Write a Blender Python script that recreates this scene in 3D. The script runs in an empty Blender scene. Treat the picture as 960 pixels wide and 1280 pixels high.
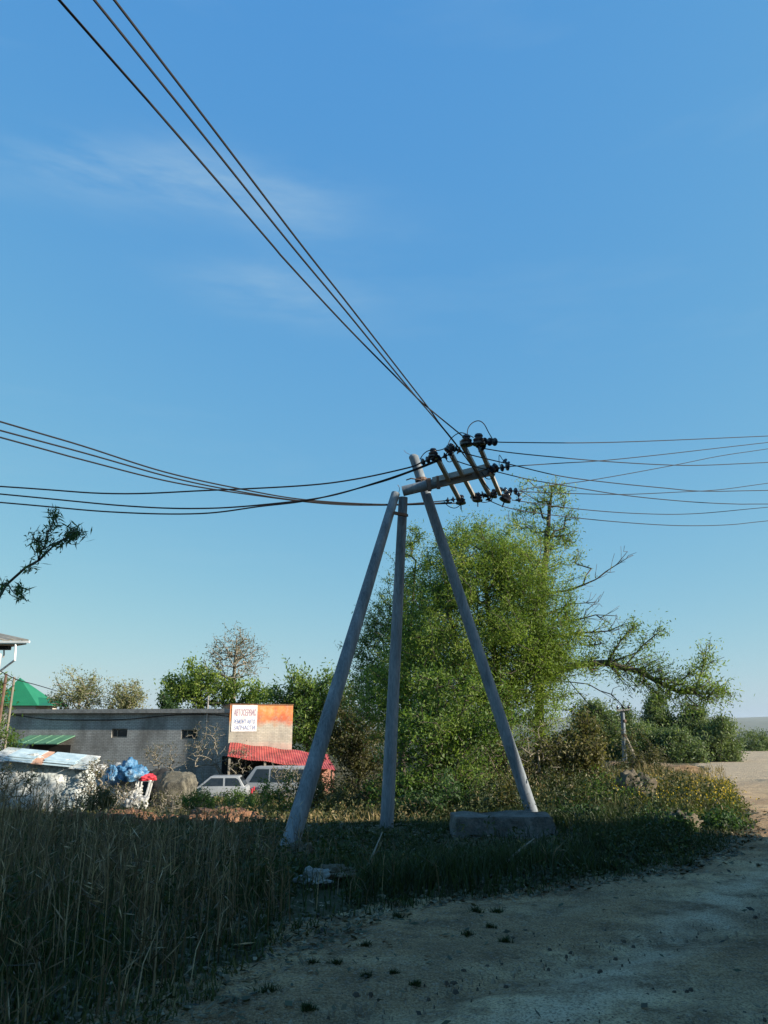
import bpy, bmesh, math, random
import numpy as np
from mathutils import Vector, Matrix
R = math.radians
random.seed(7)
rng = np.random.default_rng(11)
SC = bpy.context.scene
COL = SC.collection

# ------------------------------------------------------------------ camera
EYE = 1.7
PITCH = R(16.0)
F = 26.0 / 36.0 * 1280.0
cp, sp = math.cos(PITCH), math.sin(PITCH)
cam = bpy.data.cameras.new('camera'); camo = bpy.data.objects.new('camera', cam); COL.objects.link(camo)
cam.sensor_fit = 'VERTICAL'; cam.sensor_height = 36.0; cam.sensor_width = 27.0; cam.lens = 26.0
cam.clip_start = 0.05; cam.clip_end = 30000
camo.location = (0, 0, EYE); camo.rotation_euler = (math.pi / 2 + PITCH, 0, 0)
SC.camera = camo

def at(px, py, Y):
    u = (px - 480) / F; v = (640 - py) / F
    den = cp - v * sp
    return Vector((u / den * Y, Y, EYE + (sp + v * cp) / den * Y))
def at_z(px, py, z):
    v = (640 - py) / F
    return at(px, py, (z - EYE) * (cp - v * sp) / (sp + v * cp))

# ------------------------------------------------------------------ noise / terrain
def ss(a, b, x):
    t = np.clip((np.asarray(x, float) - a) / (b - a), 0, 1)
    return t * t * (3 - 2 * t)
_perm = np.random.default_rng(3).random((256, 256))
def vnoise(x, y):
    x = np.asarray(x, float); y = np.asarray(y, float)
    xi = np.floor(x).astype(int); yi = np.floor(y).astype(int)
    fx = x - xi; fy = y - yi
    fx = fx * fx * (3 - 2 * fx); fy = fy * fy * (3 - 2 * fy)
    g = lambda a, b: _perm[a & 255, b & 255]
    return (g(xi, yi) * (1 - fx) + g(xi + 1, yi) * fx) * (1 - fy) + (g(xi, yi + 1) * (1 - fx) + g(xi + 1, yi + 1) * fx) * fy
def fbm(x, y, o=4):
    s = 0; a = .5; n = 0
    for i in range(o):
        s = s + a * vnoise(x * 2 ** i + 17 * i, y * 2 ** i + 31 * i); n += a; a *= .5
    return s / n
_EY = np.array([-40, -4, 0, 3, 5.0, 6.2, 7.43, 8.05, 8.59, 9.45, 10.8, 12.65, 16.7, 24.8, 30.5, 60])
_EX = np.array([-14, -9, -6.5, -3.2, -1.37, -.75, -.29, .63, 1.85, 3.26, 4.5, 5.75, 7.5, 10.8, 13.0, 22.])
def xedge(y): return np.interp(y, _EY, _EX)
def road_d(x, y):          # >0 on the road
    return np.asarray(x) - xedge(y) + .5 * (fbm(np.asarray(x) * 1.3, np.asarray(y) * 1.3) - .5) + .35 * (fbm(np.asarray(x) * 4.1, np.asarray(y) * 4.1) - .5)
def H(x, y):
    x = np.asarray(x, float); y = np.asarray(y, float)
    w = 1 - ss(-3.5, 4.5, x - .05 * (y - 15))
    z = -2.2 * w * ss(12.2, 30, y) - .35 * (1 - w) * ss(31, 46, y) - 36 * ss(62, 700, y)
    veg = ss(0, 1.4, xedge(y) - x)
    near = 1 - ss(60, 110, y)
    z = z + near * (veg * (.03 + .18 * (fbm(x * .45, y * .45) - .5) + .10 * (fbm(x * 1.7, y * 1.7) - .5))
                    + (1 - veg) * .05 * (fbm(x * .8, y * .8) - .5))
    z = z + .08 * np.exp(-((x - 8.6) / 2.3) ** 2 - ((y - 26) / 2.0) ** 2) * veg + .05 * np.exp(-((x - 6.6) / 2.2) ** 2 - ((y - 24) / 2.5) ** 2)
    return z + (1 - near) * 3 * (fbm(x * .01, y * .01) - .5)
def hz(x, y): return float(H(x, y))

# ------------------------------------------------------------------ node helpers
def mat(name):
    m = bpy.data.materials.new(name); m.use_nodes = True
    nt = m.node_tree; b = nt.nodes['Principled BSDF']
    return m, nt, b
def nd(nt, t, **kw):
    n = nt.nodes.new(t)
    for k, v in kw.items(): setattr(n, k, v)
    return n
def ramp(nt, fac, stops):
    r = nd(nt, 'ShaderNodeValToRGB'); e = r.color_ramp.elements
    while len(e) < len(stops): e.new(.5)
    for el, (p, c) in zip(e, stops):
        el.position = p; el.color = (*c, 1) if len(c) == 3 else c
    nt.links.new(fac, r.inputs[0]); return r.outputs[0]
def noise(nt, vec, scale, detail=6, rough=.6):
    n = nd(nt, 'ShaderNodeTexNoise'); n.inputs['Scale'].default_value = scale
    n.inputs['Detail'].default_value = detail; n.inputs['Roughness'].default_value = rough
    nt.links.new(vec, n.inputs['Vector']); return n.outputs[0]
def coord(nt, kind='Object'): return nd(nt, 'ShaderNodeTexCoord').outputs[kind]
def mixc(nt, fac, a, b, mode='MIX'):
    m = nd(nt, 'ShaderNodeMix', data_type='RGBA', blend_type=mode)
    for s, v in ((0, fac), (6, a), (7, b)):
        if isinstance(v, (int, float)): m.inputs[s].default_value = v
        elif isinstance(v, tuple): m.inputs[s].default_value = (*v, 1)
        else: nt.links.new(v, m.inputs[s])
    return m.outputs[2]
def math_(nt, op, a, b=None, c=None):
    m = nd(nt, 'ShaderNodeMath', operation=op)
    for i, v in enumerate((a, b, c)):
        if v is None: continue
        if isinstance(v, (int, float)): m.inputs[i].default_value = v
        else: nt.links.new(v, m.inputs[i])
    return m.outputs[0]
def bump(nt, b, h, strength=.4, dist=.02):
    n = nd(nt, 'ShaderNodeBump'); n.inputs['Strength'].default_value = strength; n.inputs['Distance'].default_value = dist
    nt.links.new(h, n.inputs['Height']); nt.links.new(n.outputs[0], b.inputs['Normal'])
def noisy(name, c1, c2, scale=3, rough=.85, bs=.3, bd=.01, metal=0, fine=12, c3=None, stretch=None):
    m, nt, b = mat(name)
    v = coord(nt)
    if stretch:
        mp = nd(nt, 'ShaderNodeMapping'); mp.inputs['Scale'].default_value = stretch; nt.links.new(v, mp.inputs[0]); v = mp.outputs[0]
    n1 = noise(nt, v, scale); n2 = noise(nt, v, scale * fine, 4)
    f = math_(nt, 'MULTIPLY_ADD', n2, .35, math_(nt, 'MULTIPLY', n1, .65))
    st = [(.34, c1), (.64, c2)] if c3 is None else [(.34, c1), (.52, c2), (.66, c3)]
    nt.links.new(ramp(nt, f, st), b.inputs['Base Color'])
    b.inputs['Roughness'].default_value = rough; b.inputs['Metallic'].default_value = metal
    if bs: bump(nt, b, f, bs, bd)
    return m
def leafmat(name, stops, trans=.35, rough=.55):
    m, nt, b = mat(name)
    a = nd(nt, 'ShaderNodeAttribute', attribute_name='tint')
    c = ramp(nt, a.outputs['Fac'], stops)
    nt.links.new(c, b.inputs['Base Color']); b.inputs['Roughness'].default_value = rough
    b.inputs['Specular IOR Level'].default_value = .3
    t = nd(nt, 'ShaderNodeBsdfTranslucent')
    nt.links.new(mixc(nt, 1.0, c, (1.0, 1.05, .55), 'MULTIPLY'), t.inputs['Color'])
    mx = nd(nt, 'ShaderNodeMixShader'); mx.inputs[0].default_value = trans
    nt.links.new(b.outputs[0], mx.inputs[1]); nt.links.new(t.outputs[0], mx.inputs[2])
    nt.links.new(mx.outputs[0], nt.nodes['Material Output'].inputs['Surface'])
    return m
M = {}
M['concrete_pole'] = noisy('concrete_pole', (.065, .078, .09), (.185, .212, .24), 1.5, .9, .6, .012, c3=(.30, .325, .345), stretch=(3, 3, .5))
M['concrete'] = noisy('concrete', (.025, .027, .025), (.11, .108, .10), 2.6, .92, .9, .03, c3=(.20, .195, .18))
M['steel'] = noisy('steel', (.16, .15, .14), (.38, .36, .33), 4, .6, .2, .004, .2)
M['rust'] = noisy('rust', (.07, .045, .035), (.17, .10, .07), 6, .8, .3, .005)
M['insulator'] = noisy('insulator', (.012, .014, .02), (.03, .03, .04), 6, .18, 0)
M['wire'] = noisy('wire', (.003, .003, .006), (.006, .006, .010), 8, .75, 0)
M['bark'] = noisy('bark', (.035, .028, .022), (.12, .10, .08), 5, .95, .7, .02, stretch=(2, 2, .5))
M['bark_pale'] = noisy('bark_pale', (.15, .13, .105), (.32, .28, .22), 5, .95, .5, .02, stretch=(2, 2, .5))
M['wood'] = noisy('wood', (.12, .10, .08), (.28, .25, .2), 5, .9, .4, .01, stretch=(3, 3, .4))
M['white_paint'] = noisy('white_paint', (.55, .56, .56), (.78, .78, .77), 3, .5, .1, .003)
M['car_white'] = noisy('car_white', (.22, .235, .25), (.34, .355, .37), 1.2, .35, 0)
M['rubber'] = noisy('rubber', (.015, .015, .015), (.03, .03, .03), 6, .85, .1)
M['chrome'] = noisy('chrome', (.4, .4, .42), (.6, .6, .62), 4, .3, 0, metal=.9)
M['red_metal'] = noisy('red_metal', (.16, .02, .02), (.34, .05, .045), 2.2, .55, .2, .005, c3=(.42, .12, .09))
M['green_metal'] = noisy('green_metal', (.05, .14, .085), (.10, .24, .15), 3, .5, .1, .004)
M['green_roof'] = noisy('green_roof', (.012, .13, .055), (.02, .19, .08), .8, .45, .05, .004)
M['caster_brick_house'] = None
M['plaster'] = noisy('plaster', (.42, .36, .33), (.55, .48, .44), 2, .9, .2, .005)
M['slate'] = noisy('slate', (.20, .18, .14), (.36, .32, .26), 2, .9, .3, .01)
M['dark'] = noisy('dark', (.012, .012, .012), (.03, .028, .026), 3, .95, .2)
M['tarp_blue'] = noisy('tarp_blue', (.015, .05, .12), (.05, .19, .36), 2.6, .5, .9, .08, c3=(.42, .48, .50))
M['tarp_white'] = noisy('tarp_white', (.16, .17, .18), (.50, .50, .48), 2.5, .6, .5, .03)
M['tarp_beige'] = noisy('tarp_beige', (.04, .038, .03), (.19, .175, .135), 2.6, .9, .9, .1)
M['cloth_red'] = noisy('cloth_red', (.38, .015, .03), (.60, .04, .06), 3, .7, .4, .02)
M['clay'] = noisy('clay', (.06, .045, .028), (.20, .095, .05), 2.2, .95, .9, .06, c3=(.30, .19, .12))
M['dirt_clod'] = noisy('dirt_clod', (.05, .042, .03), (.17, .14, .095), 3, .95, .9, .05)
M['bag'] = noisy('bag', (.14, .15, .145), (.36, .37, .35), 6, .6, .6, .03)
M['glass'] = noisy('glass', (.012, .016, .02), (.03, .036, .042), 3, .08, 0)
M['pink_brick'] = noisy('pink_brick', (.30, .13, .09), (.48, .24, .18), 5, .9, .3, .01)
M['sheet_pale'] = None

# ------------------------------------------------------------------ object helpers
def tag(o, label=None, cat=None, group=None, kind=None):
    if label: o['label'] = label
    if cat: o['category'] = cat
    if group: o['group'] = group
    if kind: o['kind'] = kind
    return o
def thing(name, label, cat, loc=(0, 0, 0), rz=0, group=None):
    o = bpy.data.objects.new(name, None); COL.objects.link(o)
    o.location = loc; o.rotation_euler = (0, 0, rz); o.empty_display_size = .2
    return tag(o, label, cat, group)
def link(name, me, m, parent=None, loc=None):
    o = bpy.data.objects.new(name, me); COL.objects.link(o)
    if m is not None: me.materials.append(m)
    if parent is not None: o.parent = parent
    if loc is not None: o.location = loc
    return o
class MB:
    """collects shapes; world coordinates unless the parent is rotated, when they are the parent's own"""
    def __init__(s): s.v = []; s.f = []
    def add(s, vs, fs):
        k = len(s.v); s.v += [tuple(v) for v in vs]; s.f += [tuple(i + k for i in f) for f in fs]; return s
    def box(s, x0, x1, y0, y1, z0, z1):
        return s.add([(x0, y0, z0), (x1, y0, z0), (x1, y1, z0), (x0, y1, z0), (x0, y0, z1), (x1, y0, z1), (x1, y1, z1), (x0, y1, z1)],
                     [(3, 2, 1, 0), (4, 5, 6, 7), (0, 1, 5, 4), (1, 2, 6, 5), (2, 3, 7, 6), (3, 0, 4, 7)])
    def hexa(s, p):       # 8 points, bottom 4 then top 4
        return s.add(p, [(3, 2, 1, 0), (4, 5, 6, 7), (0, 1, 5, 4), (1, 2, 6, 5), (2, 3, 7, 6), (3, 0, 4, 7)])
    def tube(s, pts, r, k=8, caps=True):
        P = [Vector(p) for p in pts]; n = len(P)
        rr = r if hasattr(r, '__len__') else [r] * n
        vs = []; fs = []
        up = None
        for i in range(n):
            d = (P[min(i + 1, n - 1)] - P[max(i - 1, 0)]).normalized()
            if up is None: up = Vector((0, 0, 1)) if abs(d.z) < .9 else Vector((1, 0, 0))
            a = d.cross(up).normalized(); b = a.cross(d).normalized(); up = b
            for j in range(k):
                t = 2 * math.pi * j / k
                vs.append(P[i] + (a * math.cos(t) + b * math.sin(t)) * rr[i])
        for i in range(n - 1):
            for j in range(k):
                fs.append((i * k + j, i * k + (j + 1) % k, (i + 1) * k + (j + 1) % k, (i + 1) * k + j))
        if caps: fs += [tuple(range(k - 1, -1, -1)), tuple(range((n - 1) * k, n * k))]
        return s.add(vs, fs)
    def bar(s, a, b, w, h):   # rectangular bar from a to b
        a = Vector(a); b = Vector(b); d = (b - a).normalized()
        up = Vector((0, 0, 1)) if abs(d.z) < .95 else Vector((0, 1, 0))
        x = d.cross(up).normalized(); y = x.cross(d).normalized()
        p = []
        for q in (a, b):
            for sx, sy in ((-1, -1), (1, -1), (1, 1), (-1, 1)): p.append(q + x * sx * w / 2 + y * sy * h / 2)
        return s.hexa(p)
    def lathe(s, base, axis, prof, k=14):
        base = Vector(base); d = Vector(axis).normalized()
        up = Vector((0, 0, 1)) if abs(d.z) < .9 else Vector((1, 0, 0))
        a = d.cross(up).normalized(); b = a.cross(d)
        vs = []; fs = []
        for (r, h) in prof:
            for j in range(k):
                t = 2 * math.pi * j / k
                vs.append(base + d * h + (a * math.cos(t) + b * math.sin(t)) * max(r, 1e-4))
        n = len(prof)
        for i in range(n - 1):
            for j in range(k):
                fs.append((i * k + j, i * k + (j + 1) % k, (i + 1) * k + (j + 1) % k, (i + 1) * k + j))
        fs += [tuple(range(k - 1, -1, -1)), tuple(range((n - 1) * k, n * k))]
        return s.add(vs, fs)
    def prism(s, poly, y0, y1):  # poly in x,z
        n = len(poly)
        vs = [(x, y0, z) for x, z in poly] + [(x, y1, z) for x, z in poly]
        fs = [tuple(range(n)), tuple(range(2 * n - 1, n - 1, -1))] + [(i + n, (i + 1) % n + n, (i + 1) % n, i) for i in range(n)]
        return s.add(vs, fs)
    def build(s, name, m, parent=None, smooth=False, bevel=0, local=False, loc=None):
        me = bpy.data.meshes.new(name)
        off = Vector((0, 0, 0))
        if parent is not None and not local:
            off = parent.location.copy()
            if parent.parent is not None: off += parent.parent.location
        if loc is not None: off = Vector(loc)
        me.from_pydata([tuple(Vector(v) - off) for v in s.v], [], s.f); me.update()
        if bevel:
            bm = bmesh.new(); bm.from_mesh(me)
            bmesh.ops.bevel(bm, geom=[e for e in bm.edges if len(e.link_faces) == 2 and e.calc_face_angle() > .4], offset=bevel, segments=2, affect='EDGES', profile=.6)
            bm.to_mesh(me); bm.free()
        if smooth:
            me.polygons.foreach_set('use_smooth', [True] * len(me.polygons))
            try: me.set_sharp_from_angle(angle=R(50))
            except Exception: pass
        return link(name, me, m, parent, loc)
def quadmesh(name, V, Fq, m, parent=None, tint=None, off=(0, 0, 0), smooth=False):
    V = np.asarray(V, np.float32).reshape(-1, 3) - np.asarray(off, np.float32)
    Fq = np.asarray(Fq, np.int32).reshape(-1, 4)
    me = bpy.data.meshes.new(name)
    me.vertices.add(len(V)); me.vertices.foreach_set('co', V.ravel())
    me.loops.add(Fq.size); me.loops.foreach_set('vertex_index', Fq.ravel())
    me.polygons.add(len(Fq)); me.polygons.foreach_set('loop_start', np.arange(0, Fq.size, 4, dtype=np.int32))
    if smooth: me.polygons.foreach_set('use_smooth', np.ones(len(Fq), bool))
    me.update(calc_edges=True); me.validate()
    if tint is not None and len(me.polygons) == len(tint):
        a = me.attributes.new('tint', 'FLOAT', 'FACE'); a.data.foreach_set('value', np.asarray(tint, np.float32))
    return link(name, me, m, parent)

# ------------------------------------------------------------------ vegetation helpers
def unit(a): return a / np.maximum(np.linalg.norm(a, axis=1, keepdims=True), 1e-9)
def leaf_quads(C, D, L, W, g):
    n = len(C); N = unit(g.normal(size=(n, 3))); S = unit(np.cross(D, N))
    L = L[:, None]; W = W[:, None]
    V = np.stack([C - D * L / 2, C + S * W / 2 + D * L * .05, C + D * L / 2, C - S * W / 2 + D * L * .05], 1)
    return V.reshape(-1, 3), np.arange(n * 4).reshape(n, 4)
def blade_quads(P, h, w, lean, g, curl=.5):
    """grass blades: root P, height h, width w, lean vector (n,2)"""
    n = len(P); a = g.random(n) * 2 * math.pi
    s = np.stack([np.cos(a), np.sin(a), np.zeros(n)], 1) * (w / 2)[:, None]
    L3 = np.concatenate([lean, np.zeros((n, 1))], 1)
    z = np.zeros((n, 3)); z[:, 2] = 1
    p1 = P + z * (h * .55)[:, None] + L3 * (h * .55 * curl)[:, None]
    p2 = P + z * (h * (1 - .25 * np.linalg.norm(lean, axis=1)))[:, None] + L3 * h[:, None]
    V = np.stack([P - s, P + s, p1 - s * .75, p1 + s * .75, p2 - s * .12, p2 + s * .12], 1)
    k = np.arange(n)[:, None] * 6
    Fq = np.stack([k + [0, 1, 3, 2], k + [2, 3, 5, 4]], 1)
    return V.reshape(-1, 3), Fq.reshape(-1, 4)
def tubes(P0, P1, r0, r1, k):
    n = len(P0); d = unit(P1 - P0)
    up = np.where(np.abs(d[:, 2:3]) < .9, np.array([[0, 0, 1.]]), np.array([[1., 0, 0]]))
    a = unit(np.cross(d, up)); b = np.cross(a, d)
    t = 2 * np.pi * np.arange(k) / k
    ring = a[:, None] * np.cos(t)[None, :, None] + b[:, None] * np.sin(t)[None, :, None]
    V = np.concatenate([P0[:, None] + ring * r0[:, None, None], P1[:, None] + ring * r1[:, None, None]], 1)
    j = np.arange(k); f = np.stack([j, (j + 1) % k, (j + 1) % k + k, j + k], 1)
    Fq = (np.arange(n) * 2 * k)[:, None, None] + f[None]
    return V.reshape(-1, 3), Fq.reshape(-1, 4)
def ellip(c, r, n, g, shell=.35):
    d = unit(g.normal(size=(n, 3))); q = (shell + (1 - shell) * g.random(n) ** .6)[:, None]
    return np.array(c)[None] + d * q * np.array(r)[None]
def blobs(bl, Y, n, g, dz=.9):
    """crown lobes given as (px, py, rx, ry[, depth offset]) seen from the camera, made into solid ellipsoids at depth Y"""
    A = np.array([b[2] * b[3] for b in bl], float); A /= A.sum(); out = []
    for b, a in zip(bl, A):
        y = Y + (b[4] if len(b) > 4 else 0)
        c = at(b[0], b[1], y); s = y / F
        m = max(3, int(n * a))
        cl = ellip(c, (b[2] * s, max(b[2], b[3]) * s * dz, b[3] * s), max(2, m // 7), g)     # clump centres
        w = min(b[2], b[3]) * s * .28
        p = cl[g.integers(0, len(cl), m)] + g.normal(size=(m, 3)) * w
        out.append(p)
    return np.concatenate(out)
def make_tree(name, label, cat, trunk, tips, leafm, barkm, g, rt=.12, rtip=.006, nleaf=14, L=.09, W=.03, spread=.16,
              limbs=(), bare=(), leafy=(), droop=0., group=None, step=.35, up=.15, tintbias=0., trunk_name='trunk', crown_name='crown'):
    trunk = [np.array(p, float) for p in trunk]
    base = trunk[0]
    root = thing(name, label, cat, tuple(base), 0, group)
    pos = []; par = []
    def poly(pts, start, jit):
        last = start
        for i in range(len(pts) - 1):
            n = max(1, int(np.linalg.norm(pts[i + 1] - pts[i]) / step))
            for j in range(1, n + 1):
                p = pts[i] + (pts[i + 1] - pts[i]) * j / n + g.normal(size=3) * jit
                pos.append(p); par.append(last); last = len(pos) - 1
        return last
    pos.append(base); par.append(-1)
    poly(trunk, 0, .015)
    def nearest(p): return int(np.argmin(np.linalg.norm(np.array(pos) - p, axis=1)))
    limbends = []
    for lb in limbs:
        lb = [np.array(p, float) for p in lb]
        k = nearest(lb[0]); limbends.append(poly([pos[k]] + lb[1:], k, .010))
    extra = []
    for lb in leafy:
        lb = [np.array(p, float) for p in lb]; k = nearest(lb[0]); n0 = len(pos)
        limbends.append(poly([pos[k]] + lb[1:], k, .010)); extra += list(range(n0 + (len(pos) - n0) // 3, len(pos)))
    allt = [np.asarray(tips).reshape(-1, 3)] + [np.asarray(b).reshape(-1, 3) for b in bare]
    isbare = np.concatenate([np.full(len(t), i > 0) for i, t in enumerate(allt)]); allt = np.concatenate(allt)
    mid = np.array(pos)
    dd = np.array([np.min(np.linalg.norm(mid - p, axis=1)) for p in allt])
    order = np.argsort(dd); tipnode = []; tipbare = []
    arr = np.zeros((len(pos) + len(allt) * 14, 3)); arr[:len(pos)] = pos; cnt = len(pos)
    for t in order:
        p = allt[t]; d = p - arr[:cnt]; ds = np.linalg.norm(d, axis=1)
        cost = ds + .6 * np.maximum(0, -d[:, 2]) + .25 * np.maximum(0, .4 - d[:, 2] / np.maximum(ds, .01)) * ds
        k = int(np.argmin(cost)); a = arr[k].copy(); n = int(min(12, max(1, ds[k] / step)))
        last = k; off = g.normal(size=3) * .045 * ds[k]
        for j in range(1, n + 1):
            f = j / n
            q = a + (p - a) * f + off * math.sin(math.pi * f) + np.array([0, 0, up * ds[k] * f * (1 - f)])
            if j < n: q = q + g.normal(size=3) * .02 * step / .35
            if cnt >= len(arr): arr = np.concatenate([arr, np.zeros((2000, 3))])
            arr[cnt] = q; par.append(last); last = cnt; cnt += 1
        tipnode.append(last); tipbare.append(isbare[t])
    P = arr[:cnt]; par = np.array(par)
    load = np.zeros(cnt)
    load[tipnode] += 1
    for le in limbends: load[le] += 1
    for i in range(cnt - 1, 0, -1): load[par[i]] += load[i]
    load = np.maximum(load, 1)
    rad = rtip * load ** .5
    rad *= 1; sc = rt / rad[0]; rad = rad * (1 + (sc - 1) * np.clip(np.log(load) / np.log(load[0] + 1e-6), 0, 1))
    e = np.arange(1, cnt); big = rad[e] > .03
    Vs = []; Fs = []; o = 0
    for sel, k in ((e[big], 7), (e[~big], 3)):
        if len(sel) == 0: continue
        r1 = rad[sel]; r0 = np.minimum(rad[par[sel]], r1 * 1.6)
        V, Fq = tubes(P[par[sel]], P[sel], r0, r1, k); Vs.append(V); Fs.append(Fq + o); o += len(V)
    quadmesh(trunk_name, np.concatenate(Vs), np.concatenate(Fs), barkm, root, off=base, smooth=True)
    # leaves on the last twigs
    tn = np.array(list(np.array(tipnode)[~np.array(tipbare)]) + extra, int)
    if len(tn) and nleaf:
        src = np.repeat(tn, nleaf); pr = par[src]; f = g.random(len(src))[:, None] * 1.6
        d = unit(P[src] - P[pr]); C = P[src] - (P[src] - P[pr]) * f * .8
        C = C + g.normal(size=C.shape) * spread * (.3 + .7 * g.random((len(C), 1)))
        D = unit(d * .5 + g.normal(size=C.shape) * .6 + np.array([[0, 0, .15 - droop]]))
        LL = L * (.45 + 1.15 * g.random(len(C)) ** 1.3); WW = W * (.7 + .6 * g.random(len(C)))
        V, Fq = leaf_quads(C, D, LL, WW, g)
        tc = np.repeat(g.normal(size=len(tn)) * .17, nleaf)
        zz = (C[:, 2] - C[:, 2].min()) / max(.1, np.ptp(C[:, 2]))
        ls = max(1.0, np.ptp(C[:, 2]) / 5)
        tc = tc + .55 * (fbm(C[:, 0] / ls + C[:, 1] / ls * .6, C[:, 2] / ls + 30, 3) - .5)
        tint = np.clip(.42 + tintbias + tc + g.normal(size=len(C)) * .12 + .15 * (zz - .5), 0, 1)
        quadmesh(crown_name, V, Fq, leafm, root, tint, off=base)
    return root

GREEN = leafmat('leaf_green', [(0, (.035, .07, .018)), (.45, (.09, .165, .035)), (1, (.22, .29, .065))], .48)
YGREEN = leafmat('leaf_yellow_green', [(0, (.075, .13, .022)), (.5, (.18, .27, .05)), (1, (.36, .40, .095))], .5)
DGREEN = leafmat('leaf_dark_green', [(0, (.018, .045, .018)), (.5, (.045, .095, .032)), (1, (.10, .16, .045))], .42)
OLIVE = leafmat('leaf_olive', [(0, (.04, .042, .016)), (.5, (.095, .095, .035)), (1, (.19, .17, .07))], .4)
BELTM = leafmat('leaf_haze_green', [(0, (.05, .085, .035)), (.5, (.12, .17, .07)), (1, (.21, .26, .11))], .42)  # paler, greyer leaf colour painted in place of haze over the belt
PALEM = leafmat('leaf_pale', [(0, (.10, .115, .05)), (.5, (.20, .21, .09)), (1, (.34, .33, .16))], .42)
GRASSM = leafmat('grass_blades', [(0, (.02, .032, .012)), (.5, (.045, .07, .022)), (.8, (.10, .105, .04)), (1, (.22, .18, .09))], .3)
DRYM = leafmat('dry_stalks', [(0, (.055, .038, .022)), (.5, (.17, .12, .068)), (1, (.44, .34, .21))], .2)
SLOPEM = leafmat('slope_weeds', [(0, (.028, .042, .014)), (.4, (.075, .085, .028)), (.65, (.17, .13, .06)), (1, (.34, .26, .13))], .3)
FLOWERM = leafmat('flower_heads', [(0, (.30, .22, .02)), (1, (.62, .44, .03))], .3)

# ------------------------------------------------------------------ ground, road, hills
def axis(parts):
    out = [np.arange(a, b, s) for a, b, s in parts]; return np.unique(np.concatenate(out))
gx = np.unique(np.concatenate([-np.geomspace(30, 9000, 34)[::-1], np.arange(-30, 22, .22), np.geomspace(22, 9000, 36)]))
gy = np.unique(np.concatenate([-np.geomspace(.5, 400, 22)[::-1], np.arange(0, 36, .2), np.geomspace(36, 9000, 70)]))
X, Y = np.meshgrid(gx, gy)
Z = H(X, Y) - .16 * ss(.35, .9, X - xedge(Y)) * (1 - ss(50, 60, Y))
nx, ny = len(gx), len(gy)
idx = np.arange(nx * ny).reshape(ny, nx)
FQ = np.stack([idx[:-1, :-1], idx[:-1, 1:], idx[1:, 1:], idx[1:, :-1]], -1).reshape(-1, 4)

m, nt, b = mat('soil'); v = coord(nt)
n1 = noise(nt, v, .35, 6); n2 = noise(nt, v, 5, 6); n3 = noise(nt, v, 30, 3)
c = ramp(nt, n1, [(.36, (.055, .05, .03)), (.52, (.11, .09, .055)), (.66, (.19, .14, .085))])
c = mixc(nt, ramp(nt, n2, [(.45, (0, 0, 0)), (.62, (1, 1, 1))]), c, (.05, .058, .028))
# far country turns to field and wood colours
sx = nd(nt, 'ShaderNodeSeparateXYZ'); nt.links.new(v, sx.inputs[0])
far = nd(nt, 'ShaderNodeMapRange'); far.inputs[1].default_value = 60; far.inputs[2].default_value = 160; nt.links.new(sx.outputs[1], far.inputs[0])
farc = ramp(nt, noise(nt, v, .012, 8), [(.4, (.02, .03, .018)), (.55, (.04, .05, .025)), (.65, (.08, .075, .045))])
c = mixc(nt, far.outputs[0], c, farc)
nt.links.new(c, b.inputs['Base Color']); b.inputs['Roughness'].default_value = 1; b.inputs['Specular IOR Level'].default_value = .1
bump(nt, b, math_(nt, 'ADD', n2, math_(nt, 'MULTIPLY', n3, .5)), .6, .05)
ground = quadmesh('ground', np.stack([X, Y, Z], -1), FQ, m, smooth=True); tag(ground, kind='structure')

m, nt, b = mat('packed_earth'); v = coord(nt)
mp = nd(nt, 'ShaderNodeMapping'); mp.inputs['Rotation'].default_value = (0, 0, R(32)); mp.inputs['Scale'].default_value = (.45, 1.0, 1); nt.links.new(v, mp.inputs[0])
n1 = noise(nt, mp.outputs[0], .75, 7, .62); n2 = noise(nt, v, 1.7, 10, .7); n3 = noise(nt, v, 22, 5, .7); n4 = noise(nt, v, 90, 3)
c = ramp(nt, n1, [(.38, (.32, .19, .09)), (.5, (.53, .34, .175)), (.60, (.74, .53, .30))])
c = mixc(nt, math_(nt, 'MULTIPLY', ramp(nt, n2, [(.40, (1, 1, 1)), (.56, (0, 0, 0))]), .8), c, (.14, .088, .048))
c = mixc(nt, math_(nt, 'MULTIPLY', ramp(nt, n3, [(.52, (0, 0, 0)), (.66, (1, 1, 1))]), .5), c, (.36, .34, .30))
vo = nd(nt, 'ShaderNodeTexVoronoi'); vo.inputs['Scale'].default_value = 16; nt.links.new(v, vo.inputs['Vector'])
peb = ramp(nt, vo.outputs['Distance'], [(.08, (1, 1, 1)), (.2, (0, 0, 0))])
pick = ramp(nt, noise(nt, v, 6, 2), [(.5, (0, 0, 0)), (.6, (1, 1, 1))])
c = mixc(nt, math_(nt, 'MULTIPLY', math_(nt, 'MULTIPLY', peb, pick), .6), c, (.30, .29, .27))
sx = nd(nt, 'ShaderNodeSeparateXYZ'); nt.links.new(v, sx.inputs[0])
dtr = math_(nt, 'ADD', math_(nt, 'MULTIPLY', sx.outputs[0], .772), math_(nt, 'MULTIPLY', sx.outputs[1], -.635))
dtr = math_(nt, 'ADD', dtr, math_(nt, 'MULTIPLY', math_(nt, 'SUBTRACT', noise(nt, v, .9, 3), .5), .9))
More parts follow.
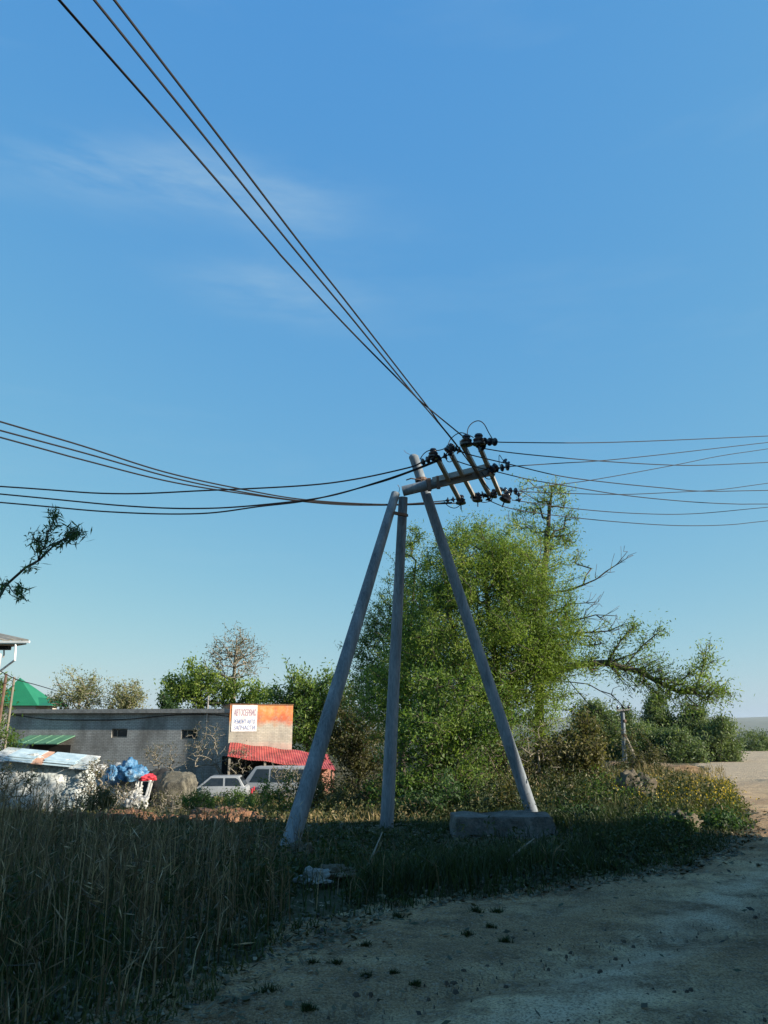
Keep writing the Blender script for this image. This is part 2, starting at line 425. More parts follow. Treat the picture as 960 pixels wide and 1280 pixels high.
for off_, wd_, am_, cc_ in ((-2.5, .30, .75, (.62, .52, .38)), (-.9, .34, .65, (.60, .50, .37)), (-1.7, .35, .45, (.15, .105, .065)), (-3.6, .5, .5, (.17, .115, .07))):
    q_ = math_(nt, 'DIVIDE', math_(nt, 'SUBTRACT', dtr, off_), wd_)
    g_ = math_(nt, 'EXPONENT', math_(nt, 'MULTIPLY', math_(nt, 'MULTIPLY', q_, q_), -1))
    c = mixc(nt, math_(nt, 'MULTIPLY', math_(nt, 'MULTIPLY', g_, am_), ramp(nt, n2, [(.36, (0, 0, 0)), (.58, (1, 1, 1))])), c, cc_)
n5 = noise(nt, v, 55, 4, .75)
c = mixc(nt, math_(nt, 'MULTIPLY', ramp(nt, n5, [(.40, (1, 1, 1)), (.52, (0, 0, 0))]), .7), c, (.09, .062, .04))
c = mixc(nt, math_(nt, 'MULTIPLY', ramp(nt, n5, [(.56, (0, 0, 0)), (.68, (1, 1, 1))]), .45), c, (.62, .52, .38))
sx = nd(nt, 'ShaderNodeSeparateXYZ'); nt.links.new(v, sx.inputs[0])
far = nd(nt, 'ShaderNodeMapRange'); far.inputs[1].default_value = 13; far.inputs[2].default_value = 26; nt.links.new(sx.outputs[1], far.inputs[0])
c = mixc(nt, math_(nt, 'MULTIPLY', far.outputs[0], .85), c, (.36, .30, .22))  # far gravel colour, also split here to paint sunlit road against shaded earth
nt.links.new(c, b.inputs['Base Color']); b.inputs['Roughness'].default_value = .95; b.inputs['Specular IOR Level'].default_value = .2
hh = math_(nt, 'ADD', math_(nt, 'ADD', n2, math_(nt, 'MULTIPLY', n3, .4)), math_(nt, 'MULTIPLY', n4, .15))
bump(nt, b, math_(nt, 'ADD', hh, math_(nt, 'MULTIPLY', math_(nt, 'MULTIPLY', peb, pick), .3)), 1.0, .09)
ry = np.unique(np.concatenate([np.arange(-30, 0, 1.0), np.arange(0, 18, .06), np.arange(18, 62, .3)]))
rows = []
NC = 170
for yy in ry:
    x0 = float(xedge(yy)); 
    x0 += -.38 + .42 * (fbm(3.1, yy * 1.1) - .5) * 2 + .22 * (fbm(9.7, yy * 4) - .5) * 2
    x1 = 11 + max(0, yy - 8) * 1.25
    t = np.linspace(0, 1, NC) ** 1.4
    xs = x0 + (x1 - x0) * t
    zs = H(xs, np.full(NC, yy)) + .014 + (.05 * (fbm(xs * 1.6, np.full(NC, yy) * 1.6) - .4) + .03 * (fbm(xs * 7, np.full(NC, yy) * 7) - .5)) * np.minimum(1, t * 12)
    dr = np.full(NC, yy) - (.62 * xs + 5.1); zs -= .05 * np.exp(-((dr - .2) / .28) ** 2) + .05 * np.exp(-((dr + 1.7) / .28) ** 2)
    zs[0] -= .05
    rows.append(np.stack([xs, np.full(NC, yy), zs], 1))
RV = np.concatenate(rows); ri = np.arange(len(ry) * NC).reshape(len(ry), NC)
road = quadmesh('road', RV, np.stack([ri[:-1, :-1], ri[:-1, 1:], ri[1:, 1:], ri[1:, :-1]], -1).reshape(-1, 4), m, smooth=True); tag(road, kind='structure')

hm = noisy('hill_woods', (.025, .04, .02), (.06, .07, .035), .004, 1, 0)
hb = []
hx = np.linspace(-9000, 9000, 160)
for k, (yy, hh_, ph) in enumerate(((5200, 62, 0), (6600, 120, 40))):
    for x_ in hx:
        top = hh_ * (.55 + .75 * fbm(x_ * .0007 + ph, ph + 2.5, 3))
        hb.append([(x_, yy - 900, -40), (x_, yy, -40 + top * .8), (x_, yy + 500, -40 + top), (x_, yy + 1300, -45)])
HV = np.array(hb).reshape(-1, 3); n = len(hx); hf = []
for k in range(2):
    for i in range(n - 1):
        for j in range(3):
            a = (k * n + i) * 4 + j; hf.append((a, a + 4, a + 5, a + 1))
hills = quadmesh('hills', HV, hf, hm, smooth=True); tag(hills, kind='structure')

# ------------------------------------------------------------------ utility pole: leaning concrete poles carrying a transverse beam
pb = at(430, 1046, 12.5); pole = thing('utility_pole', 'three legged concrete utility pole with slanted legs, four cross arms and dark insulators', 'utility pole', (pb.x, pb.y, hz(pb.x, pb.y)))
def leg(pxb, pyb, Yb, pxt, pyt, Yt, rb, rt_):
    a = at(pxb, pyb, Yb); b_ = at(pxt, pyt, Yt)
    d = (a - b_).normalized(); a = a + d * .5
    mb = MB(); n = 12
    mb.tube([a + (b_ - a) * i / n for i in range(n + 1)], [rb + (rt_ - rb) * i / n for i in range(n + 1)], 18)
    return mb.build('leg', M['concrete_pole'], pole, smooth=True)
leg(360, 1064, 11.3, 494.5, 617, 13.0, .138, .080)
leg(483, 1040, 13.3, 504, 622, 13.12, .120, .085)
leg(664, 1013, 13.5, 517, 571, 13.28, .108, .090)
# rounded cap on the tallest leg
c0 = at(517, 571, 13.28)
MB().lathe(c0 - Vector((0, 0, .02)), (-.1, 0, 1), [(.091, 0), (.083, .035), (.055, .06), (.0, .07)], 16).build('pole_cap', M['concrete_pole'], pole, smooth=True)
# main beam: a concrete stub and two steel channels
b0 = at(503.5, 614, 13.02); b1 = at(549, 603, 12.9)
MB().tube([b0, b0 + (b1 - b0) * .5, b1], [.095, .095, .09], 16).build('beam', M['concrete_pole'], pole, smooth=True)
rail = MB(); r0 = at(541, 600.5, 12.86); r1 = at(613, 582.5, 12.55); rail.bar(r0, r1, .07, .10)
rail.build('channel', M['steel'], pole)
rail = MB(); q0 = at(538, 607.5, 13.0); q1 = at(612, 590.5, 12.7); rail.bar(q0, q1, .07, .12); rail.build('channel', M['steel'], pole)
# wooden packing between the channels
MB().bar(at(552, 601, 12.93), at(590, 592, 12.75), .05, .05).build('packing_timber', M['rust'], pole)
for pxa in (536, 547):
    pc = at(pxa, 606 - (pxa - 536) * .25, 12.95); dirb = (b1 - b0).normalized()
    cl = MB(); cl.lathe(pc - dirb * .03, dirb, [(.115, 0), (.125, .01), (.125, .05), (.115, .06)], 12)
    cl.box(pc.x - .03, pc.x + .03, pc.y - .16, pc.y - .10, pc.z - .16, pc.z + .08)
    cl.build('clamp', M['rust'], pole)
# strap of the leg crossing and tie between the two lower legs
cc = at(526.5, 600, 13.28); MB().lathe(cc - Vector((0, 0, .03)), (-.12, 0, 1), [(.108, 0), (.114, .01), (.114, .05), (.108, .06)], 14).build('strap', M['rust'], pole)
MB().tube([at(508, 600, 13.1), at(514, 598, 13.0), at(526, 600, 13.0), at(529, 606, 13.05)], .012, 6).build('tie_wire', M['rust'], pole)
for ya, yb in ((12.75, 13.0), (13.25, 13.3)): MB().bar(at(492, 641, ya), at(509, 644.5, yb), .05, .05).build('brace', M['rust'], pole)
# four transverse cross arms, each level, near end above in the picture and far end below
ROD = [((543, 566), (574, 624), (555, 598), 12.86), ((561, 562), (592, 620), (577, 592), 12.76), ((577, 553), (612, 619), (597, 588), 12.68), ((596, 550), (625, 618), (610, 583), 12.56)]
rodends = []
for (t, bt, cr, D) in ROD:
    z = at(*cr, D).z - .03
    a = at_z(*t, z); b_ = at_z(*bt, z)
    mb = MB(); mb.bar(a, b_, .068, .068); mb.build('cross_arm', M['steel'], pole)
    rodends.append((a, b_))
PIN = [(.012, -.10), (.012, 0), (.06, .0), (.098, .015), (.10, .04), (.075, .055), (.085, .075), (.088, .095), (.06, .11), (.055, .13), (.068, .145), (.055, .175), (.02, .185)]
def pin(px, py, Y, s=1.0, ax=(0, 0, 1)):
    p = at(px, py, Y)
    MB().lathe(p - Vector(ax).normalized() * .08 * s, ax, [(r * s * .9, h * s * .92) for r, h in PIN], 16).build('insulator', M['insulator'], pole, smooth=True)
DISC = [(.014, 0), (.02, .012), (.062, .022), (.066, .03), (.03, .05), (.022, .062), (.012, .085)]
def string(pa, pb_, n, s=1.0):
    d = (pb_ - pa); Ls = d.length; mb = MB(); mb.tube([pa, pb_], .009, 6)
    for i in range(n):
        mb.lathe(pa + d * ((i + .5) / n) - d.normalized() * .04, d, [(r * s, h * s) for r, h in DISC], 14)
    mb.build('insulator_string', M['insulator'], pole, smooth=True)
Yn = [e[0].y for e in rodends]; Yf = [e[1].y for e in rodends]
pin(541.5, 567, Yn[0], 1.0); pin(562.5, 560.5, Yn[1], .95, (.5, 0, .8)); pin(583, 551, Yn[2], 1.15); pin(598.5, 550, Yn[3], 1.2)
pin(616, 586, 12.5, 1.15, (.7, -.3, .6)); pin(576, 625, Yf[0], 1.15); pin(597, 622, Yf[1], 1.1); pin(633, 621, Yf[3], 1.35, (.4, 0, .9)); pin(617, 617, Yf[3] - .1, 1.0, (.3, 0, .9))
S_ = {}
def st(key, a, b_, n, s=1.0):
    string(a, b_, n, s); S_[key] = (a, b_)
st('nl', at(543, 572, Yn[0]), at(525, 579, Yn[0] - .1), 3)
st('nl2', at(566, 566, Yn[1]), at(546, 575, Yn[1]), 3)
st('nm', at(563, 559, Yn[1]), at(576, 564, Yn[1]), 3, 1.1)
st('nr', at(603, 552, Yn[3]), at(622, 552.5, Yn[3] + .2), 3, 1.05)
st('nr2', at(596, 554, Yn[3]), at(607, 561, Yn[3] + .15), 2)
st('mr', at(618, 586, 12.5), at(638, 583, 12.6), 3, 1.1)
st('mr2', at(630, 575, 12.5), at(637, 582, 12.6), 2, .8)
st('fl', at(576, 623, Yf[0]), at(556, 626, Yf[0]), 3)
st('fm', at(588, 622, Yf[1]), at(606, 618, Yf[1]), 4, 1.2)
st('fr', at(622, 613, Yf[3]), at(648, 614, Yf[3] + .2), 4, 1.1)
st('fr2', at(648, 615, Yf[3] + .2), at(649, 628, Yf[3] + .3), 2, 1.1)
st('fd', at(608, 618, Yf[2]), at(612, 626, Yf[2]), 2, 1.1)
st('ftop', at(626, 612, Yf[3]), at(634, 613, Yf[3]), 2, .9)
def smooth_pts(pts, per=10):
    P = [Vector(p) for p in pts]; out = []
    for i in range(len(P) - 1):
        p0 = P[max(i - 1, 0)]; p1 = P[i]; p2 = P[i + 1]; p3 = P[min(i + 2, len(P) - 1)]
        for j in range(per):
            t = j / per
            out.append(.5 * ((2 * p1) + (p2 - p0) * t + (2 * p0 - 5 * p1 + 4 * p2 - p3) * t * t + (3 * p1 - p0 - 3 * p2 + p3) * t ** 3))
    out.append(P[-1]); return out
def jumper(pts, r=.008):
    MB().tube(smooth_pts([at(*p) for p in pts], 8), r, 6).build('jumper_wire', M['wire'], pole, smooth=True)
n4 = Yn[3]
jumper([(584, 545, n4), (585, 536, n4), (590, 529, n4), (598, 526, n4), (605, 530, n4), (611, 541, n4), (617, 551, n4 + .1)])
jumper([(525, 574, Yn[0]), (530, 567, Yn[0]), (537, 563, Yn[0]), (548, 563, Yn[0]), (558, 559, Yn[1]), (564, 548, Yn[1]), (575, 541, Yn[2]), (586, 544, n4), (592, 547, n4)])
jumper([(555, 627, Yf[0]), (561, 633, Yf[0]), (569, 635, Yf[0]), (576, 631, Yf[0])])
jumper([(602, 590, 12.6), (608, 598, 12.6), (615, 598, 12.5), (619, 592, 12.5)])
jumper([(624, 582, 12.5), (624, 569, 12.5), (628, 574, 12.5), (634, 580, 12.55)], .006)
jumper([(596, 626, Yf[1]), (606, 628, Yf[1]), (614, 625, Yf[2]), (617, 618, Yf[3])])
jumper([(556, 571, Yn[1]), (560, 577, Yn[1]), (565, 576, Yn[1]), (567, 569, Yn[1])], .007)
MB().tube(smooth_pts([at(505, 563, 13.3), at(508, 566, 13.3), at(512, 568, 13.3), at(516, 571, 13.3)]), .004, 5).build('bare_wire_end', M['rust'], pole)
MB().tube(smooth_pts([at(497, 606, 13.0), at(499, 609, 13.0), at(499, 614, 13.0), at(496, 620, 13.0)]), .005, 5).build('bare_wire_end', M['rust'], pole)

# ------------------------------------------------------------------ overhead wires
def wire(px, Y0, Y1, label, group, r=.012, r1=None, extend=1.0, z=None):
    n = len(px)
    cum = [0]
    for i in range(1, n): cum.append(cum[-1] + math.hypot(px[i][0] - px[i - 1][0], px[i][1] - px[i - 1][1]))
    pts = []
    for i, (x, y) in enumerate(px):
        t = cum[i] / cum[-1]
        if z: pts.append(at_z(x, y, z[0] + (z[1] - z[0]) * t))
        else: pts.append(at(x, y, Y0 + (Y1 - Y0) * t))
    d = (pts[-1] - pts[-2]); d = d / d.length
    ext = pts[-1] + d * 6 * extend; pts.append(ext); pts.append(ext + d * 8 * extend)
    P = smooth_pts(pts, 8)
    m_ = P[len(P) // 2]
    o = MB().tube(P, r, 6).build('overhead_wire', M['wire'], smooth=True, loc=tuple(P[0]))
    tag(o, label, 'wire', group)
G1 = 'wires running overhead to the upper left'
wire([(583, 549), (532, 507), (510, 486), (435, 410), (360, 329), (335, 300), (205, 149), (74, 0)], 0, 0, 'lowest and leftmost of the three dark wires climbing to the upper left corner', G1, .0105, z=(6.0, 6.25))
wire([(612, 612), (572, 558.5), (545, 525), (510, 484), (435, 392), (359, 300.5), (238, 149), (118, 0)], 0, 0, 'middle one of the three dark wires climbing to the upper left corner', G1, .0105, z=(5.98, 6.3))
wire([(606, 606), (573, 559), (550, 530), (535, 509), (497, 460), (435, 380), (372, 300), (258, 150), (143, 0)], 0, 0, 'rightmost of the three dark wires climbing to the upper left corner', G1, .0105, z=(5.96, 6.3))
G2 = 'wires running to the left edge'
f0 = Yf[0]
wire([(556, 626), (487, 630.5), (385, 625), (303, 611.6), (206, 590), (103, 557.4), (0, 527)], f0, 9.2, 'topmost wire at the left edge of the picture, sagging down to the far insulators', G2, .012)
wire([(565, 628), (487, 631), (385, 626.7), (303, 615), (217, 597.5), (108, 567), (0, 538)], f0 + .1, 9.4, 'second wire from the top at the left edge, just under the topmost', G2, .012)
wire([(572, 629), (487, 631.5), (412, 630), (325, 620), (217, 603), (108, 576), (0, 546.6)], f0 + .2, 9.6, 'third wire from the top at the left edge, above the open gap of sky', G2, .012)
wire([(525, 579), (509, 585), (444, 599), (379, 607), (260, 613), (141, 617), (0, 608)], Yn[0] - .1, 11.5, 'fourth wire from the top at the left edge, just below the open gap of sky', G2, .0125)
wire([(546, 575), (515, 588), (471, 603), (412, 620), (347, 629), (260, 635.4), (162, 632.7), (0, 617.5)], Yn[1], 11.7, 'second lowest wire at the left edge of the picture', G2, .0125)
wire([(548, 576), (515, 589), (471, 604), (390, 624.6), (325, 633), (249, 642), (141, 640), (0, 628)], Yn[1] + .05, 11.9, 'lowest wire at the left edge of the picture', G2, .0125)
G3 = 'wires running to the right edge'
RW = [([(622, 552.5), (640, 553), (730, 553.5), (820, 551), (960, 545)], n4 + .2, 'topmost wire on the right, almost level, from the upper insulators'),
      ([(607, 561), (640, 566), (700, 572), (760, 577), (830, 581), (880, 581.5), (960, 578)], n4 + .15, 'thin right hand wire that dips under the topmost wire and flattens mid sky'),
      ([(638, 583), (700, 579), (750, 576), (820, 569), (890, 561), (960, 553)], 12.6, 'right hand wire rising gently to end second at the right edge'),
      ([(576, 564), (590, 569), (640, 581), (700, 595), (760, 603), (830, 610), (880, 614), (960, 613)], Yn[1], 'right hand wire falling from the second upper insulator past the tree top'),
      ([(567, 575), (590, 582.5), (622, 590), (660, 599), (700, 606), (780, 619), (860, 627), (920, 630), (960, 630)], Yn[0] + .5, 'right hand wire falling from the first cross arm across the tree top'),
      ([(648, 614), (670, 609), (740, 600), (840, 582), (900, 570), (960, 561)], Yf[3] + .2, 'right hand wire rising steeply from the long lower insulator string'),
      ([(634, 613), (665, 615), (720, 617), (780, 618), (850, 615), (900, 612), (960, 604)], Yf[3] + .1, 'nearly level right hand wire that crosses the tree top below the steep one'),
      ([(640, 625), (720, 636), (800, 642), (870, 642), (960, 634)], Yf[3] + .2, 'second lowest wire at the right edge of the picture'),
      ([(612, 626), (640, 636), (700, 645), (780, 653), (850, 657), (910, 656), (960, 651)], Yf[2], 'lowest wire at the right edge of the picture')]
for i, (p, y0, lb) in enumerate(RW): wire(p, y0, y0 + 5.0, lb, G3, .0095)

# ------------------------------------------------------------------ concrete block behind which a leg stands
def noisy_mesh(o, amp, sc, seed=0, sub=0):
    me = o.data; bm = bmesh.new(); bm.from_mesh(me)
    if sub: bmesh.ops.subdivide_edges(bm, edges=bm.edges[:], cuts=sub, use_grid_fill=True)
    from mathutils import noise as mn
    for v_ in bm.verts:
        p = Vector(v_.co) * sc + Vector((seed, seed * .7, 3))
        v_.co += v_.normal * (mn.fractal(p, 1.0, 2.0, 4)) * amp
    bm.to_mesh(me); bm.free()
bl = at(569, 1050, 12.35); br = at(707, 1050, 12.35); gz = min(bl.z, hz(bl.x, 12.4)) - .1; tz = at(600, 1021, 12.35).z
cb = MB(); x0, x1 = bl.x, br.x
cb.hexa([(x0, 12.35, gz), (x1, 12.55, gz), (x1 + .02, 13.25, gz), (x0 - .05, 13.0, gz), (x0 + .02, 12.37, tz), (x1 - .12, 12.58, tz - .02), (x1 - .1, 13.2, tz), (x0 - .03, 12.95, tz + .01)])
o = cb.build('concrete_block', M['concrete'], bevel=.03, loc=((x0 + x1) / 2, 12.7, gz)); noisy_mesh(o, .034, 3.2, 4, 18)
tag(o, 'long weathered grey concrete block lying in the weeds at the foot of the right leg', 'concrete block')

# ------------------------------------------------------------------ brick materials
def brickmat(name, c1, c2, mort, stain, bw=.26, bh=.088, paint=None):
    m, nt, b = mat(name); v = coord(nt)
    s = nd(nt, 'ShaderNodeSeparateXYZ'); nt.links.new(v, s.inputs[0])
    cb = nd(nt, 'ShaderNodeCombineXYZ'); nt.links.new(math_(nt, 'ADD', s.outputs[0], s.outputs[1]), cb.inputs[0]); nt.links.new(s.outputs[2], cb.inputs[1])
    br_ = nd(nt, 'ShaderNodeTexBrick'); nt.links.new(cb.outputs[0], br_.inputs['Vector'])
    br_.inputs['Color1'].default_value = (*c1, 1); br_.inputs['Color2'].default_value = (*c2, 1); br_.inputs['Mortar'].default_value = (*mort, 1)
    br_.inputs['Scale'].default_value = 1; br_.inputs['Brick Width'].default_value = bw; br_.inputs['Row Height'].default_value = bh; br_.inputs['Mortar Size'].default_value = .012; br_.inputs['Bias'].default_value = -.1
    c = br_.outputs['Color']
    mp = nd(nt, 'ShaderNodeMapping'); mp.inputs['Scale'].default_value = (1, 1, .45); nt.links.new(v, mp.inputs[0])
    n = noise(nt, mp.outputs[0], .7, 7)
    if paint: c = paint(nt, s, v, c)
    c = mixc(nt, math_(nt, 'MULTIPLY', ramp(nt, n, [(.43, (0, 0, 0)), (.62, (1, 1, 1))]), .75), c, stain)
    c = mixc(nt, math_(nt, 'MULTIPLY', ramp(nt, noise(nt, v, 5, 5, .7), [(.5, (0, 0, 0)), (.66, (1, 1, 1))]), .3), c, (.42, .41, .38))
    nt.links.new(c, b.inputs['Base Color']); b.inputs['Roughness'].default_value = .92
    bump(nt, b, br_.outputs['Fac'], -.5, .012)
    return m
M['brick_grey'] = brickmat('brick_grey', (.36, .35, .33), (.47, .46, .43), (.19, .185, .175), (.13, .12, .105))
def sign_paint(nt, s, v, c):
    nn = noise(nt, v, 1.6, 5)
    z = math_(nt, 'ADD', s.outputs[2], math_(nt, 'MULTIPLY', math_(nt, 'SUBTRACT', nn, .5), .9))
    f = nd(nt, 'ShaderNodeMapRange'); f.inputs[1].default_value = 3.80; f.inputs[2].default_value = 4.15; nt.links.new(z, f.inputs[0])
    oc = ramp(nt, noise(nt, v, 1.1, 5), [(.38, (.50, .10, .03)), (.55, (.60, .24, .06)), (.66, (.68, .38, .16))])
    c = mixc(nt, math_(nt, 'MULTIPLY', f.outputs[0], .92), c, oc)
    z2 = math_(nt, 'ADD', s.outputs[2], math_(nt, 'MULTIPLY', nn, .5))
    f2 = nd(nt, 'ShaderNodeMapRange'); f2.inputs[1].default_value = 2.95; f2.inputs[2].default_value = 3.25; f2.inputs[3].default_value = 1; f2.inputs[4].default_value = 0; nt.links.new(z2, f2.inputs[0])
    return mixc(nt, math_(nt, 'MULTIPLY', f2.outputs[0], .7), c, (.55, .34, .28))
M['brick_cream'] = brickmat('brick_cream', (.40, .365, .295), (.50, .46, .375), (.30, .28, .24), (.17, .165, .15), paint=sign_paint)
M['caster_brick_house'] = brickmat('caster_brick_house', (.24, .12, .08), (.30, .16, .11), (.3, .28, .25), (.18, .1, .07))

# ------------------------------------------------------------------ long brick garage building with the painted sign block
GZ = -2.25
wl = at(10, 888, 46.5); wr = at(290, 884, 44.0)
ang = math.atan2(wr.y - wl.y, wr.x - wl.x); LB = math.hypot(wr.x - wl.x, wr.y - wl.y)
bld = thing('garage_building', 'long low grey brick garage with flat roof and two small windows', 'building', (wl.x, wl.y, GZ), ang)
HB = at(150, 887, 45.2).z - GZ
win = []
def loc_x(px, py):     # local x, z on the front wall for a pixel
    lo, hi = -2, LB + 2
    for _ in range(40):
        mid = (lo + hi) / 2
        P = wl + Vector((math.cos(ang), math.sin(ang), 0)) * mid
        u = P.x / P.y; t = (px - 480) / F / (cp - (640 - py) / F * sp)
        if u < t: lo = mid
        else: hi = mid
    P = wl + Vector((math.cos(ang), math.sin(ang), 0)) * mid
    return mid, at(px, py, P.y).z - GZ
w1a = loc_x(140, 911); w1b = loc_x(158.5, 922); w2a = loc_x(227, 912); w2b = loc_x(246.5, 924)
ops = [(w1a[0], w1b[0], w1b[1], w1a[1]), (w2a[0], w2b[0], w2b[1], w2a[1])]
wall = MB(); xs = [0] + [q for o_ in ops for q in o_[:2]] + [LB]
TH = .3
for i in range(0, len(xs) - 1):
    if i % 2 == 0: wall.box(xs[i], xs[i + 1], 0, TH, 0, HB - .12)
    else:
        o_ = ops[i // 2]; wall.box(xs[i], xs[i + 1], 0, TH, 0, o_[2]); wall.box(xs[i], xs[i + 1], 0, TH, o_[3], HB - .12)
wall.box(0, LB, 8 - TH, 8, 0, HB - .12); wall.box(0, TH, TH, 8 - TH, 0, HB - .12); wall.box(LB - TH, LB, TH, 8 - TH, 0, HB - .12)
wall.build('wall', M['brick_grey'], bld, local=True)
rf = MB(); rf.box(-.2, LB + .02, -.22, 8.2, HB - .118, HB); rf.build('roof', M['concrete'], bld, local=True)
MB().box(-.22, LB + .02, -.26, -.223, HB - .20, HB + .03).build('fascia', M['steel'], bld, local=True)
for o_ in ops:
    fr = MB(); x0, x1, z0, z1 = o_
    fr.box(x0, x1, .10, .16, z0, z0 + .06); fr.box(x0, x1, .10, .16, z1 - .06, z1); fr.box(x0, x0 + .06, .10, .16, z0 + .06, z1 - .06); fr.box(x1 - .06, x1, .10, .16, z0 + .06, z1 - .06)
    xm = x0 + (x1 - x0) * .3; fr.box(xm, xm + .05, .10, .16, z0 + .06, z1 - .06)
    w = fr.build('window', M['wood'], bld, local=True)
    MB().box(x0 + .06, x1 - .06, .13, .14, z0 + .06, z1 - .06).build('pane', M['glass'], w, local=True)
# cable sagging along the wall under the roof
cbp = [loc_x(px, py) for px, py in ((14, 893), (60, 899), (115, 900), (160, 899), (215, 894), (262, 893), (288, 896))]
MB().tube(smooth_pts([(x, -.04, z) for x, z in cbp]), .02, 5).build('wall_cable', M['wire'], bld, local=True)
pxx = loc_x(260.5, 884)[0]
vp = MB(); vp.tube([(pxx, -.1, HB - .7), (pxx, -.1, HB + .75)], .05, 8); vp.tube([(pxx - .12, -.1, HB + .5), (pxx + .14, -.1, HB + .5)], .03, 6); vp.build('vent_pipe', M['steel'], bld, local=True)
# green canopy over the low opening
g0 = loc_x(28, 931); g1 = loc_x(85, 931); gt = loc_x(40, 919)[1]
gc = MB(); zt, zb = gt, g0[1] + .06
gc.hexa([(g0[0], -1.1, zb), (g1[0], -1.1, zb), (g1[0] + .4, 0, zt - .06), (g0[0] + .4, 0, zt - .06), (g0[0], -1.1, zb + .05), (g1[0], -1.1, zb + .05), (g1[0] + .4, 0, zt), (g0[0] + .4, 0, zt)])
for k in range(1, 4):
    xx = g0[0] + (g1[0] - g0[0]) * k / 4; gc.bar((xx, -1.1, zb + .06), (xx + .4, -.02, zt + .01), .05, .03)
gc.build('canopy', M['green_metal'], bld, local=True)
MB().box(g0[0] + .5, g1[0] + .2, -.03, -.004, 0, zb - .05).build('opening_shade', M['dark'], bld, local=True)  # near-black sheet painted as the shade of the opening below the canopy

# sign block
sl = at(288, 881, 43.7); sr = at(366.5, 882, 44.9)
sang = math.atan2(sr.y - sl.y, sr.x - sl.x); SL = math.hypot(sr.x - sl.x, sr.y - sl.y)
sgn = thing('workshop_building', 'cream brick workshop with orange painted top, sign and red tin canopy', 'building', (sl.x, sl.y, GZ), sang)
HS = sl.z - GZ
MB().box(0, SL, 0, 3.5, 0, HS).build('wall', M['brick_cream'], sgn, local=True)
MB().box(-.03, SL + .03, -.03, 3.53, HS + .001, HS + .06).build('coping', M['clay'], sgn, local=True)
def sloc(px, py): # local x,z on the sign face
    k = (px - 288) / (366.5 - 288); Yd = 43.7 + (44.9 - 43.7) * k
    return SL * k, at(px, py, Yd).z - GZ
pm, nt, b = mat('sign_white'); v = coord(nt); n1 = noise(nt, v, 2.2, 6); n2 = noise(nt, v, 14, 4)
c = ramp(nt, n1, [(.36, (.60, .57, .56)), (.55, (.78, .76, .73))]); c = mixc(nt, math_(nt, 'MULTIPLY', ramp(nt, n2, [(.5, (0, 0, 0)), (.65, (1, 1, 1))]), .4), c, (.5, .48, .44))
nt.links.new(c, b.inputs['Base Color']); b.inputs['Roughness'].default_value = .8
pa = sloc(290.5, 914.5); pb2 = sloc(321.5, 881.5)
panel = MB().box(pa[0], pb2[0], -.035, -.005, pa[1], pb2[1]).build('sign_panel', pm, sgn, local=True)
M['paint_mauve'] = noisy('paint_mauve', (.26, .12, .20), (.50, .34, .42), 7, .8, 0)
M['paint_blue'] = noisy('paint_blue', (.05, .11, .38), (.30, .38, .58), 7, .8, 0)
def lettering(txt, px0, py, w_px, h_px, m):
    cu = bpy.data.curves.new('lettering', 'FONT'); cu.body = txt; cu.size = 1; cu.extrude = .004; cu.align_x = 'LEFT'; cu.resolution_u = 2; cu.offset = .008
    o = bpy.data.objects.new('lettering', cu); COL.objects.link(o); cu.materials.append(m)
    o.parent = panel
    bpy.context.view_layer.update()
    w = max(.1, o.dimensions.x); hgt = max(.1, o.dimensions.y)
    x, z = sloc(px0, py); ww = sloc(px0 + w_px, py)[0] - x; hh = z - sloc(px0, py + h_px)[1]
    o.rotation_euler = (math.pi / 2, 0, 0); o.location = (x, -.042, z - hh); o.scale = (ww / w, hh / hgt, 1)
    bpy.context.view_layer.update()
    me = bpy.data.meshes.new_from_object(o.evaluated_get(bpy.context.evaluated_depsgraph_get()))
    q = bpy.data.objects.new('lettering', me); COL.objects.link(q); q.parent = panel
    q.rotation_euler = o.rotation_euler; q.location = o.location; q.scale = o.scale
    bpy.data.objects.remove(o); return q
lettering('АВТОСЕРВИС', 293, 886, 27, 8.5, M['paint_mauve'])
lettering('РЕМОНТ АВТО', 293, 899, 26, 5.5, M['paint_blue'])
lettering('ЗАПЧАСТИ', 293, 906.5, 26, 5.5, M['paint_blue'])
# red tin canopy: wavy sheet on posts
def canopy_pt(u, vv):
    bx, bz = sloc(290 + u * 122, 928 + 15 * u); fx, fz = sloc(273 + u * 132, 936.5 + 17 * u)
    y = -.05 - vv * 2.6
    return (bx + (fx - bx) * vv * .6, y, bz + (fz - bz) * vv - .28 * vv + .012 * math.sin(u * 260))
NU, NV = 420, 7
cv = []
for jz in (0, -.03):
    for i in range(NU + 1):
        for j in range(NV + 1):
            q = canopy_pt(i / NU, j / NV); cv.append((q[0], q[1], q[2] + jz + .03 * math.sin(i * .05 + j)))
rc = MB(); off = (NU + 1) * (NV + 1); fs = []
for i in range(NU):
    for j in range(NV):
        a = i * (NV + 1) + j; fs.append((a, a + 1, a + NV + 2, a + NV + 1)); fs.append((a + off, a + off + NV + 1, a + off + NV + 2, a + off + 1))
for i in range(NU):
    a = i * (NV + 1) + NV; fs.append((a, a + off, a + off + NV + 1, a + NV + 1))
rc.add(cv, fs); rc.build('canopy', M['red_metal'], sgn, local=True)
for u in (.02, .34, .70, .98):
    q = canopy_pt(u, .93); MB().box(q[0] - .06, q[0] + .06, q[1] - .06, q[1] + .06, 0, q[2] - .06).build('post', M['wood'] if u < .6 else M['pink_brick'], sgn, local=True)
q = canopy_pt(.93, .6); MB().box(q[0] - .25, q[0] + .25, q[1] - .25, q[1] + .25, 0, q[2] - .1).build('pillar', M['pink_brick'], sgn, local=True)
